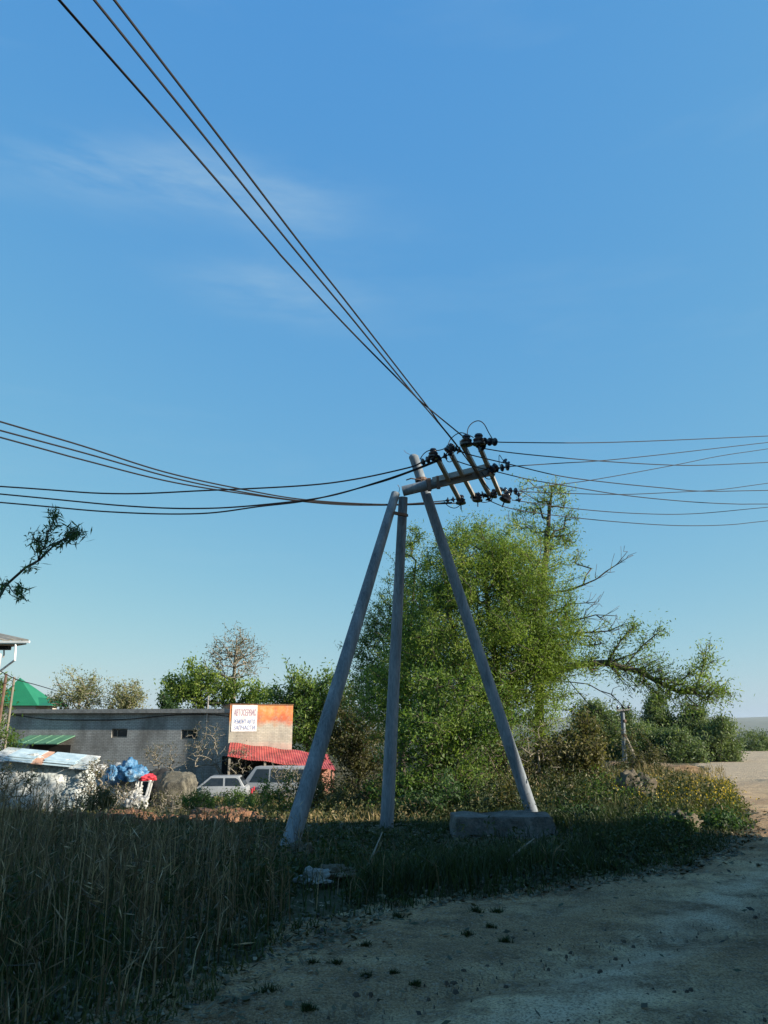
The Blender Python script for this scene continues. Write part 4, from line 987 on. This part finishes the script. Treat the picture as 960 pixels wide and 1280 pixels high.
make_tree('small_tree', 'small dark tree peeking over the garage roof', 'tree', [gp(205, 940, 60), at(205, 900, 60), at(205, 870, 60)], tp, DGREEN, M['bark'], g, rt=.1, nleaf=20, L=.24, W=.10, spread=.3, step=.8)
tp = blobs([(2, 930, 12, 45), (-20, 900, 22, 50)], 34, 260, g)
make_tree('edge_tree', 'leafy tree cut by the left edge, beside the pale house', 'tree', [gp(-12, 990, 34), at(-12, 940, 34), at(-12, 870, 34)], tp, GREEN, M['bark'], g, rt=.12, nleaf=24, L=.16, W=.06, spread=.25, step=.6)
# right hand tree belt
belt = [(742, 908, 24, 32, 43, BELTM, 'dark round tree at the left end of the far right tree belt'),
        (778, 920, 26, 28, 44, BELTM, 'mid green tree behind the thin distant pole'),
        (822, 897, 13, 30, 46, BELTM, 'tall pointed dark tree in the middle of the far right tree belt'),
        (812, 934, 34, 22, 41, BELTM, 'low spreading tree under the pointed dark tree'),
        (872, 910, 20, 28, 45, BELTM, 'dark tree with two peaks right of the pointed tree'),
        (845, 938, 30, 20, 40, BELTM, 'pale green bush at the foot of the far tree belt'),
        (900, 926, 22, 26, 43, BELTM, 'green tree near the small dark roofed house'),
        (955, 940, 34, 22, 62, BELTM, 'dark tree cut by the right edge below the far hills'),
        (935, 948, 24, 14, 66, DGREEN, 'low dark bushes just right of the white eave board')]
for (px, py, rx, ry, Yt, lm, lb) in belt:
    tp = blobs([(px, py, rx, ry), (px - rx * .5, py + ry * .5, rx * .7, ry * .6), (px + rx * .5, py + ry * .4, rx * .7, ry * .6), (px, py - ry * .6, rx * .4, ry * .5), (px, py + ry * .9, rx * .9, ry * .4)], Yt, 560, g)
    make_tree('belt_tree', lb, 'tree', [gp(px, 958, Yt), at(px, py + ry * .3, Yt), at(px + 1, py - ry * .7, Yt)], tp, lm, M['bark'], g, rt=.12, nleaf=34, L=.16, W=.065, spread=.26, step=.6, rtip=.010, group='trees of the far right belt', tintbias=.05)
# near branch entering at the left
trb = [(-5.2, 6.2, hz(-5.2, 6.2) - .1), (-5.0, 6.25, 1.2), tuple(at(-40, 785, 6.4)), tuple(at(0, 752, 6.4)), tuple(at(30, 712, 6.4)), tuple(at(60, 684, 6.4)), tuple(at(96, 668, 6.4))]
tips = []
nb = fan([(0, 752), (30, 712), (60, 684), (96, 666)], 16, 20, 6.4, 31, .55)[1:] + fan([(54, 690), (62, 664), (70, 644)], 12, 14, 6.4, 32) + fan([(54, 690), (46, 680), (40, 668)], 7, 12, 6.4, 33) + fan([(66, 680), (84, 672), (100, 666)], 14, 14, 6.35, 34) + fan([(10, 740), (20, 742), (28, 744)], 6, 10, 6.4, 35) + fan([(-20, 770), (-4, 750), (6, 728)], 6, 12, 6.4, 36)
tips += [Vector((-5 + g.normal() * .6, 6.3 + g.normal() * .6, 2.4 + g.normal() * .5)) for _ in range(40)]
tips = [t for t in tips if t.x < -2.55 ]
make_tree('sapling', 'young willow sapling at the left edge with one leafy branch against the sky', 'tree', trb, np.array(tips), DGREEN, M['bark'], g, leafy=nb, rt=.018, nleaf=5, L=.075, W=.012, spread=.035, step=.12, rtip=.0020, up=.05)

# ------------------------------------------------------------------ grass, stalks and weeds
CLEAR = []
for (px_, py_, Y_, wp_, fr_) in ((366, 1060, 11.3, 60, 1.3), (484, 1040, 13.3, 40, 1.0), (398, 1100, 8.7, 60, 1.0), (425, 1097, 8.9, 44, .7), (638, 1050, 12.9, 150, 1.5), (275, 1030, 16.3, 90, 1.6), (150, 1032, 16.2, 80, 1.4), (794, 1000, 18.0, 72, 2.8), (850, 1034, 13.0, 44, 1.2)):
    c_ = at(px_, py_, Y_); CLEAR.append((c_.x, Y_, wp_ * Y_ / F / 2, fr_))
def scatter(n, x0, x1, y0, y1, keep=None, margin=1.2):
    x = rng.uniform(x0, x1, n); y = rng.uniform(y0, y1, n)
    k = (np.abs(x) < .60 * y + margin)
    if keep is not None: k &= keep(x, y)
    for cx_, cy_, rx_, f_ in CLEAR: k &= ~((np.abs(x - cx_ * y / cy_) < rx_) & (y > cy_ - f_) & (y < cy_ + .25) & (rng.random(n) < .72))
    x = x[k]; y = y[k]
    return np.stack([x, y, H(x, y)], 1)
offroad = lambda x, y: road_d(x, y) < -.05
def stuff(name, P, h, w, lean, m, tint, label, extra=None):
    V, Fq = blade_quads(P, h, w, lean, rng); T = np.repeat(tint, 2)
    if extra:
        for (V2, F2, T2) in extra:
            Fq = np.concatenate([Fq, F2 + len(V)]); V = np.concatenate([V, V2]); T = np.concatenate([T, T2])
    o = quadmesh(name, V, Fq, m, None, T); tag(o, label, 'vegetation', kind='stuff'); return o
def cl(t): return np.clip(t, 0, 1)
# verge grass
P = scatter(300000, -9, 9, 3.5, 19, lambda x, y: offroad(x, y) & (rng.random(len(x)) < .35 + .65 * ss(.35, .6, fbm(x * .9, y * .9))))
P = P[rng.random(len(P)) < .9]; n = len(P)
h = (.10 + .28 * rng.random(n)) * (.5 + 1.0 * fbm(P[:, 0] * .6 + 9, P[:, 1] * .6)) * (.35 + .65 * ss(0, 1.6, -road_d(P[:, 0], P[:, 1]))) * (1 - .68 * ss(8.5, 11, P[:, 1]) * ss(3.0, 1.0, P[:, 0]) * ss(-.48, -.38, P[:, 0] / P[:, 1]))
stuff('verge_grass', P, h, .009 + .008 * rng.random(n), rng.normal(size=(n, 2)) * .35, GRASSM, cl(.30 + .2 * rng.normal(size=n) + .8 * (fbm(P[:, 0] * .5, P[:, 1] * .5 + 40) - .5) + .42 * ss(.5, -2.0, P[:, 0] + .1 * (P[:, 1] - 8))), 'low green grass on the bank between the road and the trees')
# tall dry stalks
P = scatter(11000, -10, 2.2, 4.6, 17, lambda x, y: (road_d(x, y) < -.35) & (rng.random(len(x)) < (ss(.9, -2.6, x + .10 * (y - 8)) * .9 + .06) * np.where(x / y < -.38, .3 + .7 * ss(12, 8, y), ss(11.5, 9.3, y))))
n = len(P); h = (.55 + .95 * rng.random(n)) * (.75 + .5 * fbm(P[:, 0] * .5, P[:, 1] * .5)) * (.45 + .55 * ss(1.5, -2.5, P[:, 0]))
h *= (.40 + .30 * ss(5, 9, P[:, 1])) * (1 - .55 * ss(8.5, 12, P[:, 1]) * ss(-.44, -.34, P[:, 0] / P[:, 1])) * (1 - .15 * ss(-.36, -.46, P[:, 0] / P[:, 1])) * np.where(rng.random(n) < .06, 1.45, .85)
ln = rng.normal(size=(n, 2)) * .14
k = rng.integers(0, n, n * 3); f = .25 + .7 * rng.random(len(k))
C = P[k] + np.concatenate([ln[k] * (h[k] * f)[:, None], (h[k] * f)[:, None]], 1)
D = unit(rng.normal(size=(len(k), 3)) * .5 + [0, 0, .6])
V2, F2 = leaf_quads(C + D * .07, D, .10 + .14 * rng.random(len(k)), .006 + .006 * rng.random(len(k)), rng)
stuff('dry_stalks', P, h, .007 + .007 * rng.random(n), ln, DRYM, cl(.4 + .25 * rng.normal(size=n)), 'tall dry weed stalks standing in the shaded left foreground', [(V2, F2, cl(.3 + .25 * rng.normal(size=len(k))))])
# leafy weeds on the verge (stems with small leaves)
def weeds(name, P, hgt, nl, L, W, m, tb, label, spread=.1):
    n = len(P); k = np.repeat(np.arange(n), nl); f = rng.random(len(k)) ** .8
    ln = rng.normal(size=(n, 2)) * .2
    C = P[k] + np.concatenate([ln[k] * (hgt[k] * f)[:, None], (hgt[k] * f)[:, None]], 1) + rng.normal(size=(len(k), 3)) * spread * np.array([1, 1, .3]) * (1.1 - .6 * f)[:, None]
    C[:, 2] = np.maximum(C[:, 2], P[k, 2] + .01)
    D = unit(rng.normal(size=(len(k), 3)) + [0, 0, .3])
    V, Fq = leaf_quads(C, D, L * (.6 + .8 * rng.random(len(k))), W * (.6 + .8 * rng.random(len(k))), rng)
    T = cl(tb + .16 * rng.normal(size=len(k)) + np.repeat(.18 * rng.normal(size=n), nl))
    return stuff(name, P, hgt, np.full(n, .008), ln, m, cl(tb - .1 + .1 * rng.normal(size=n)), label, [(V, Fq, T)])
P = scatter(5200, -7, 8, 6, 19, lambda x, y: (road_d(x, y) < -.25) & (rng.random(len(x)) < .15 + .85 * ss(.45, .6, fbm(x * .7 + 3, y * .7))))
weeds('verge_weeds', P, (.12 + .38 * rng.random(len(P))) * (.4 + .6 * ss(.2, 2, -road_d(P[:, 0], P[:, 1]))) * (1 - .6 * ss(8.5, 11, P[:, 1]) * ss(2.5, .8, P[:, 0])) * (1 + .8 * ss(10, 11.5, P[:, 1]) * ss(.5, 2, P[:, 0])), 30, .06, .026, GRASSM, .35, 'leafy dark green weeds along the shaded road verge')
# slope and yard weeds
P = scatter(90000, -19, 9, 14.5, 36, lambda x, y: (road_d(x, y) < -.2) & (rng.random(len(x)) < .12 + .88 * ss(.42, .6, fbm(x * .4 + 20, y * .4))))
n = len(P); hh = (.08 + .22 * rng.random(n)) * (.4 + 1.0 * fbm(P[:, 0] * .35, P[:, 1] * .35 + 7)) * (1 + .6 * ss(0, 4, P[:, 0]))
stuff('slope_grass', P, hh, .016 + .014 * rng.random(n), rng.normal(size=(n, 2)) * .35, SLOPEM, cl(.45 + .2 * rng.normal(size=n) + 1.5 * (fbm(P[:, 0] * .3 + 70, P[:, 1] * .3) - .5)), 'mixed green and straw coloured grass on the bank above the yard')
P = scatter(5200, -16, 7, 15, 36, lambda x, y: (road_d(x, y) < -.4) & (rng.random(len(x)) < ss(.45, .6, fbm(x * .3 + 5, y * .3 + 60))))
weeds('slope_weeds', P, (.12 + .28 * rng.random(len(P))) * (1 + 1.0 * ss(0, 4, P[:, 0])), 26, .08, .035, SLOPEM, .32, 'leafy weeds on the sunlit bank above the yard', .16)
P = scatter(3200, -19, 2, 35, 46, lambda x, y: (rng.random(len(x)) < ss(.4, .62, fbm(x * .3 + 50, y * .3))))
weeds('yard_weeds', P, (.2 + .5 * rng.random(len(P))), 24, .14, .06, SLOPEM, .35, 'weeds growing in the yard before the garage', .2)
# right bank, yellow flowering weeds
P = scatter(2300, 4.5, 11.5, 13.5, 22, lambda x, y: (road_d(x, y) < .0) & (xedge(y) - x < 3.6) & (rng.random(len(x)) < .9))
weeds('bank_weeds', P, (.08 + .22 * rng.random(len(P))), 30, .06, .026, leafmat('bank_leaf', [(0, (.03, .05, .012)), (.5, (.08, .10, .025)), (1, (.2, .17, .04))], .4), .5, 'green and yellowing weeds on the sunlit bank by the gravel road', .12)
P2 = P[(rng.random(len(P)) < .28) & (P[:, 1] < 21) & (P[:, 1] > 14.5)]
C = np.repeat(P2, 7, 0) + rng.normal(size=(len(P2) * 7, 3)) * [.14, .14, .05]; C[:, 2] = np.repeat(P2[:, 2], 7) + .22 + .22 * rng.random(len(C))
V, Fq = leaf_quads(C, unit(rng.normal(size=C.shape)), np.full(len(C), .036), np.full(len(C), .032), rng)
o = quadmesh('yellow_flowers', V, Fq, FLOWERM, None, rng.random(len(C))); tag(o, 'sprinkling of small yellow flowers over the bank weeds', 'flowers', kind='stuff')
P = scatter(3600, 5, 13, 20, 31, lambda x, y: (road_d(x, y) < .1) & (xedge(y) - x < 5))
n = len(P); stuff('dry_bank_grass', P, .08 + .2 * rng.random(n), .016 + .01 * rng.random(n), rng.normal(size=(n, 2)) * .5, SLOPEM, cl(.75 + .15 * rng.normal(size=n)), 'short dry straw coloured grass on the far mound')
P = np.concatenate([scatter(90000, -8, 8.5, 3.6, 16, lambda x, y: (road_d(x, y) < .25) | (rng.random(len(x)) < .02 + .10 * ss(1.6, .3, road_d(x, y)))), scatter(50000, -14, 10, 14, 32, lambda x, y: road_d(x, y) < .1)])
n = len(P); a = rng.random(n) * 6.28; D = np.stack([np.cos(a), np.sin(a), rng.normal(size=n) * .25], 1); D = unit(D)
Nn = unit(np.stack([rng.normal(size=n) * .5, rng.normal(size=n) * .5, np.ones(n)], 1)); S = unit(np.cross(D, Nn))
L_ = ((.02 + .05 * rng.random(n)) * (1 + .05 * P[:, 1]))[:, None]; W_ = L_ * (.15 + .5 * rng.random((n, 1)))
C = P + [0, 0, .035]
V = np.stack([C - D * L_ / 2, C + S * W_ / 2, C + D * L_ / 2, C - S * W_ / 2], 1).reshape(-1, 3)
o = quadmesh('ground_litter', V, np.arange(n * 4).reshape(n, 4), leafmat('litter', [(0, (.03, .025, .015)), (.4, (.055, .06, .025)), (.7, (.12, .095, .055)), (1, (.28, .23, .15))], .1), None, cl(.45 + .25 * rng.normal(size=n))); tag(o, 'dead leaves, bits of straw and creeping weeds on the soil of the bank', 'litter', kind='stuff')
Vs = []; Fs = []; o_ = 0
for _ in range(1500):
    k = rng.integers(0, 3); yy = rng.uniform(15.0, 18.5); cx_ = (275, 150, 210)[k]; xx = at(cx_ + rng.normal() * 42, 1025, yy).x; r = .03 + .10 * rng.random() ** 3
    c_ = np.array([xx, yy, hz(xx, yy) + .03 + .08 * rng.random()])
    d = np.array([[1, 0, 0], [0, 1, 0], [-1, 0, 0], [0, -1, 0]]) * r * (.5 + .7 * rng.random((4, 1)))
    V = np.concatenate([c_ + d + [0, 0, -.05], c_ + d * (.4 + .4 * rng.random((4, 1))) + [0, 0, r * (.4 + .7 * rng.random())]]); Vs.append(V)
    Fs.append(np.array([[4, 5, 6, 7], [0, 1, 5, 4], [1, 2, 6, 5], [2, 3, 7, 6], [3, 0, 4, 7]]) + o_); o_ += 8
o = quadmesh('clay_rubble', np.concatenate(Vs), np.concatenate(Fs), M['clay']); tag(o, 'broken lumps of orange clay and brick strewn along the top of the bank', 'rubble', kind='stuff')
# taller pale stalks
P = scatter(1500, -9, .5, 5.5, 12.5, lambda x, y: (road_d(x, y) < -.6) & (rng.random(len(x)) < ss(-.02, -.30, x / y)))
n = len(P); zc = EYE - P[:, 1] * np.where(P[:, 0] / P[:, 1] < -.37, .062, .092)
h = np.minimum((zc - P[:, 2]) * (.55 + .45 * rng.random(n)), 1.35); P = P[h > .3]; h = h[h > .3]; n = len(P)
ln = rng.normal(size=(n, 2)) * .07
k = rng.integers(0, n, n * 5); f = .45 + .53 * rng.random(len(k))
C = P[k] + np.concatenate([ln[k] * (h[k] * f)[:, None], (h[k] * f)[:, None]], 1)
D = unit(rng.normal(size=(len(k), 3)) * .45 + [0, 0, .7]); V2, F2 = leaf_quads(C + D * .05, D, .07 + .10 * rng.random(len(k)), .005 + .005 * rng.random(len(k)), rng)
stuff('tall_stalks', P, h, .006 + .005 * rng.random(n), ln, DRYM, cl(.55 + .25 * rng.normal(size=n)), 'tallest pale weed stalks sticking up out of the left foreground', [(V2, F2, cl(.6 + .25 * rng.normal(size=len(k))))])
# shrubs on the bank, each one its own
g = np.random.default_rng(202)
SH = [(640, 1000, 15.6, 34, 26, OLIVE, 'low olive shrub behind the concrete block, by the right pole leg'),
      (760, 1010, 15.5, 44, 34, GREEN, 'dark green bush on the verge right of the concrete block'),
      (720, 1030, 13.9, 26, 18, DGREEN, 'small dark bush touching the right end of the concrete block'),
      (830, 1040, 12.8, 30, 20, DGREEN, 'low dark bush on the verge nearest the gravel road'),
      (905, 1040, 13.3, 18, 16, DGREEN, 'smallest dark bush at the tip of the verge'),
      (540, 1000, 15.8, 40, 30, DGREEN, 'shaded bush between the middle pole leg and the concrete block'),
      (340, 994, 25, 56, 22, GREEN, 'sunlit green bush in front of the white minivan'),
      (395, 985, 25, 30, 20, OLIVE, 'straw coloured bush right of the left pole leg'),
      (440, 1000, 19, 36, 24, OLIVE, 'brownish bush between the left and middle pole legs'),
      (268, 998, 27, 48, 14, GREEN, 'dark low bush below the white hatchback'),
      (800, 940, 27, 30, 22, OLIVE, 'olive bush left of the dug mound'),
      (120, 1000, 26, 20, 12, OLIVE, 'low olive bush at the right foot of the white covered heap')]
for (px, py, Ys, rx, ry, lm, lb) in SH:
    tp = blobs([(px, py, rx, ry), (px - rx * .5, py + ry * .4, rx * .7, ry * .6), (px + rx * .5, py + ry * .3, rx * .7, ry * .7)], Ys, 170, g)
    b0 = gp(px, py, Ys)
    tp[:, 2] = np.maximum(tp[:, 2], H(tp[:, 0], tp[:, 1]) + .05)
    make_tree('shrub', lb, 'shrub', [b0, (b0[0], Ys, b0[2] + .35)], tp, lm, M['bark'], g, rt=.03, nleaf=22, L=.075, W=.035, spread=.12, step=.25, rtip=.004, trunk_name='stems', crown_name='leaves', group='bushes on the bank')
for (px, py, Ys, rx, ry, lb) in ((262, 935, 42.6, 22, 30, 'bare brown climber and brush growing up the grey wall left of the red canopy'), (300, 950, 41.8, 14, 18, 'bare pale brush before the dark opening under the red canopy'), (205, 950, 42.5, 26, 22, 'bare brush against the grey wall behind the beige mound'), (20, 980, 27, 24, 24, 'bare twiggy bush before the left part of the white covered heap'), (118, 975, 30, 16, 26, 'bare twiggy bush at the right end of the white covered heap'), (360, 975, 36, 20, 18, 'bare straw coloured brush beside the white minivan'), (146, 998, 33, 26, 16, 'bare straw coloured brush in front of the blue tarpaulin'), (215, 1002, 34, 30, 14, 'bare straw coloured brush in front of the beige covered mound')):
    tp = blobs([(px, py, rx, ry), (px - rx * .4, py - ry * .5, rx * .5, ry * .5), (px + rx * .4, py - ry * .4, rx * .5, ry * .5)], Ys, 240, g)
    b0 = gp(px, py, Ys)
    tp[:, 2] = np.maximum(tp[:, 2], b0[2] + .3)
    make_tree('bare_bush', lb, 'bush', [b0, (b0[0], Ys, b0[2] + .5)], tp, OLIVE, M['bark_pale'], g, rt=.04, nleaf=2, L=.1, W=.04, spread=.15, step=.5, rtip=.007, trunk_name='stems', crown_name='leaves')
tp = ellip((17.0, 22.4, 1.2), (1.4, 1.6, 1.1), 420, g)
make_tree('roadside_bush', 'bushy green tree outside the right edge beside the gravel road', 'tree', [(17.0, 22.4, hz(17.0, 22.4) - .1), (17.0, 22.4, 1.2)], tp, GREEN, M['bark'], g, rt=.07, nleaf=26, L=.12, W=.06, spread=.22)
# tufts on the road
TU = [(336, 1243, 17, 'largest dark weed tuft on the bare earth at the bottom, left of centre'), (385, 1262, 13, 'flat tuft near the bottom edge of the picture'), (390, 1207, 10, 'small tuft between the verge and the largest tuft'), (420, 1207, 11, 'tuft just right of a small one on the bare earth'),
      (457, 1185, 10, 'small tuft on bare earth under the verge, left of two clumps'), (458, 1222, 9, 'small round tuft in the middle of the bare earth'), (520, 1232, 9, 'pointed tuft low in the middle of the bare earth'), (492, 1218, 8, 'tiny tuft left of the pointed one'),
      (594, 1142, 13, 'wide tuft just below the verge, left one of a pair'), (622, 1142, 11, 'wide tuft just below the verge, right one of a pair'), (612, 1160, 8, 'small tuft under the pair by the verge'), (632, 1178, 11, 'tuft right of the middle of the bare earth'),
      (585, 1170, 10, 'sparse flat tuft below the left tuft of the pair'), (662, 1112, 9, 'tiny tuft on the road edge by the verge'), (860, 1083, 16, 'bushy tuft at the verge edge on the right'), (498, 1150, 12, 'ragged tuft where the verge meets the earth')]
for (px, py, r, lb) in TU:
    v = (640 - py) / F; Yt = EYE * (cp - v * sp) / -(sp + v * cp); p = at(px, py, Yt); s = r * Yt / F * .8
    n = 170; a = rng.random(n) * 6.28; rr = s * rng.random(n) * (.55 + .4 * np.sin(3 * a + px))
    x = p.x + np.cos(a) * rr * 1.3; y = p.y + np.sin(a) * rr
    z = H(x, y) + .005
    Pt = np.stack([x, y, z], 1)
    ld = np.stack([np.cos(a), np.sin(a)], 1) * (.2 + .8 * rng.random((n, 1))) + rng.normal(size=(n, 2)) * .3
    V, Fq = blade_quads(Pt, s * (.25 + .75 * rng.random(n) ** 1.6), .004 + .006 * rng.random(n), ld * .8, rng)
    o = quadmesh('weed_tuft', V, Fq, GRASSM, None, np.repeat(cl(.2 + .2 * rng.normal(size=n)), 2), off=(p.x, p.y, hz(p.x, p.y))); o.location = (p.x, p.y, hz(p.x, p.y)); tag(o, lb, 'weed', 'weed tufts on the bare earth')
# loose stones on the road
m_st = noisy('stone', (.07, .052, .036), (.36, .29, .20), 1.7, .9, .4, .01)
Vs = []; Fs = []; o_ = 0
Vd = []; Fd = []; od_ = 0
for _ in range(7000):
    yy = 4.2 + 25 * rng.random() ** 2.2; xx = rng.uniform(-2, min(17, .6 * yy + 1.2))
    if road_d(xx, yy) < -.1 or rng.random() > .25 + .9 * float(ss(.4, .62, fbm(xx * .8 + 4, yy * .8))): continue
    r = .004 + .016 * rng.random() ** 4 + .0005 * yy
    c_ = np.array([xx, yy, hz(xx, yy) + .01])
    d = np.array([[1, 0, 0], [0, 1, 0], [-1, 0, 0], [0, -1, 0]]) * r * (.5 + .7 * rng.random((4, 1)))
    V = np.concatenate([c_ + d + [0, 0, -.02], c_ + d * .6 + [0, 0, r * (.1 + .4 * rng.random())]]); Vs.append(V)
    Fs.append(np.array([[4, 5, 6, 7], [0, 1, 5, 4], [1, 2, 6, 5], [2, 3, 7, 6], [3, 0, 4, 7]]) + o_); o_ += 8
for _ in range(650):
    yy = 4.4 + 6 * rng.random() ** 1.4; xx = rng.normal() * 1.0 + .18 * yy; r = .006 + .022 * rng.random() ** 3
    if road_d(xx, yy) < .2: continue
    c_ = np.array([xx, yy, hz(xx, yy) + .012])
    d = np.array([[1, 0, 0], [0, 1, 0], [-1, 0, 0], [0, -1, 0]]) * r * (.5 + .9 * rng.random((4, 1)))
    V = np.concatenate([c_ + d + [0, 0, -.015], c_ + d * .55 + [0, 0, r * (.05 + .3 * rng.random())]]); Vd.append(V)
    Fd.append(np.array([[4, 5, 6, 7], [0, 1, 5, 4], [1, 2, 6, 5], [2, 3, 7, 6], [3, 0, 4, 7]]) + od_); od_ += 8
o = quadmesh('soil_crumbs', np.concatenate(Vd), np.concatenate(Fd), noisy('crumb', (.03, .024, .016), (.08, .06, .04), 3, .95, .3)); tag(o, 'dark crumbs of soil scattered over the bare earth of the road', 'soil', kind='stuff')
o = quadmesh('gravel', np.concatenate(Vs), np.concatenate(Fs), m_st); tag(o, 'loose stones strewn over the dirt road', 'gravel', kind='stuff')

# ------------------------------------------------------------------ haze
HAZE = True
if HAZE:
    hz_ = MB().box(-9500, 9500, -500, 9500, -75, 60)
    m = bpy.data.materials.new('air'); m.use_nodes = True; nt = m.node_tree
    nt.nodes.remove(nt.nodes['Principled BSDF'])
    pv = nd(nt, 'ShaderNodeVolumePrincipled'); pv.inputs['Density'].default_value = .00005; pv.inputs['Color'].default_value = (.80, .90, 1.0, 1); pv.inputs['Anisotropy'].default_value = .2
    nt.links.new(pv.outputs[0], nt.nodes['Material Output'].inputs['Volume'])
    ho = hz_.build('haze', m); tag(ho, 'thin pale haze over the distant country', 'haze', kind='stuff')

# ------------------------------------------------------------------ light
ELEV = R(23); sv = Vector((.958, -.287, 0)).normalized()
AZ = math.atan2(sv.x, sv.y)
w = bpy.data.worlds.new('World'); SC.world = w; w.use_nodes = True; nt = w.node_tree
sky = nd(nt, 'ShaderNodeTexSky'); sky.sky_type = 'NISHITA'; sky.sun_disc = False; sky.sun_elevation = ELEV; sky.sun_rotation = AZ
sky.air_density = 1.0; sky.dust_density = .6; sky.ozone_density = 2.5; sky.altitude = 100
bg = nt.nodes['Background']; bg.inputs[1].default_value = .115
# a few faint cirrus streaks, fixed in the sky
tc = nd(nt, 'ShaderNodeTexCoord'); mp = nd(nt, 'ShaderNodeMapping'); mp.inputs['Scale'].default_value = (1.6, 1.2, 9); mp.inputs['Rotation'].default_value = (0, R(8), 0); nt.links.new(tc.outputs['Generated'], mp.inputs[0])
cn = noise(nt, mp.outputs[0], 1.5, 8, .62)
cf = ramp(nt, cn, [(.58, (0, 0, 0)), (.85, (.16, .16, .16))])
sp_ = nd(nt, 'ShaderNodeSeparateColor'); nt.links.new(sky.outputs[0], sp_.inputs[0])
cm = nd(nt, 'ShaderNodeCombineColor')
for i, (k_, g_) in enumerate(((.56, .82), (1.245, .45), (2.58, .07))):
    nt.links.new(math_(nt, 'MULTIPLY', math_(nt, 'POWER', sp_.outputs[i], g_), k_), cm.inputs[i])
def dotv(vec):
    n = nd(nt, 'ShaderNodeVectorMath', operation='DOT_PRODUCT'); nt.links.new(tc.outputs['Generated'], n.inputs[0]); n.inputs[1].default_value = vec; return n.outputs['Value']
def sdir(px, py): return (at(px, py, 10.0) - Vector((0, 0, EYE))).normalized()
cmask = None
for (xa, ya, xb, yb, wd, ln_) in ((-40, 195, 300, 222, .03, .55), (120, 215, 440, 262, .035, .5), (200, 340, 480, 395, .03, .4)):
    d0_, d1_ = sdir(xa, ya), sdir(xb, yb); c_ = (d0_ + d1_).normalized(); t_ = (d1_ - d0_).normalized(); b_ = c_.cross(t_).normalized()
    e = math_(nt, 'ADD', math_(nt, 'POWER', math_(nt, 'DIVIDE', dotv(t_), ln_ * (d1_ - d0_).length), 2), math_(nt, 'POWER', math_(nt, 'DIVIDE', dotv(b_), wd), 2))
    g_ = math_(nt, 'MULTIPLY', math_(nt, 'EXPONENT', math_(nt, 'MULTIPLY', e, -1)), math_(nt, 'GREATER_THAN', dotv(c_), 0))
    cmask = g_ if cmask is None else math_(nt, 'ADD', cmask, g_)
cw = ramp(nt, cn, [(.38, (0, 0, 0)), (.7, (.44, .44, .44))])
cf = math_(nt, 'ADD', math_(nt, 'MULTIPLY', cf, .5), math_(nt, 'MULTIPLY', cmask, cw))
nt.links.new(mixc(nt, cf, cm.outputs[0], (2.2, 2.9, 3.2)), bg.inputs[0])
sl_ = bpy.data.lights.new('sun', 'SUN'); sl_.energy = 4.6; sl_.angle = R(.55); sl_.color = (1, .90, .74)
so = bpy.data.objects.new('sun', sl_); COL.objects.link(so)
d = Vector((sv.x * math.cos(ELEV), sv.y * math.cos(ELEV), math.sin(ELEV))); so.rotation_euler = d.to_track_quat('Z', 'Y').to_euler(); so.location = (30, -8, 20)

vs = SC.view_settings; SC.display_settings.display_device = 'sRGB'
vs.view_transform = 'Standard'; vs.look = 'None'; vs.exposure = 1.1; vs.gamma = 1; vs.use_curve_mapping = False
SC.render.engine = 'CYCLES'
SC.cycles.max_bounces = 6; SC.cycles.diffuse_bounces = 3; SC.cycles.transmission_bounces = 4; SC.cycles.volume_bounces = 0; SC.cycles.use_denoising = True
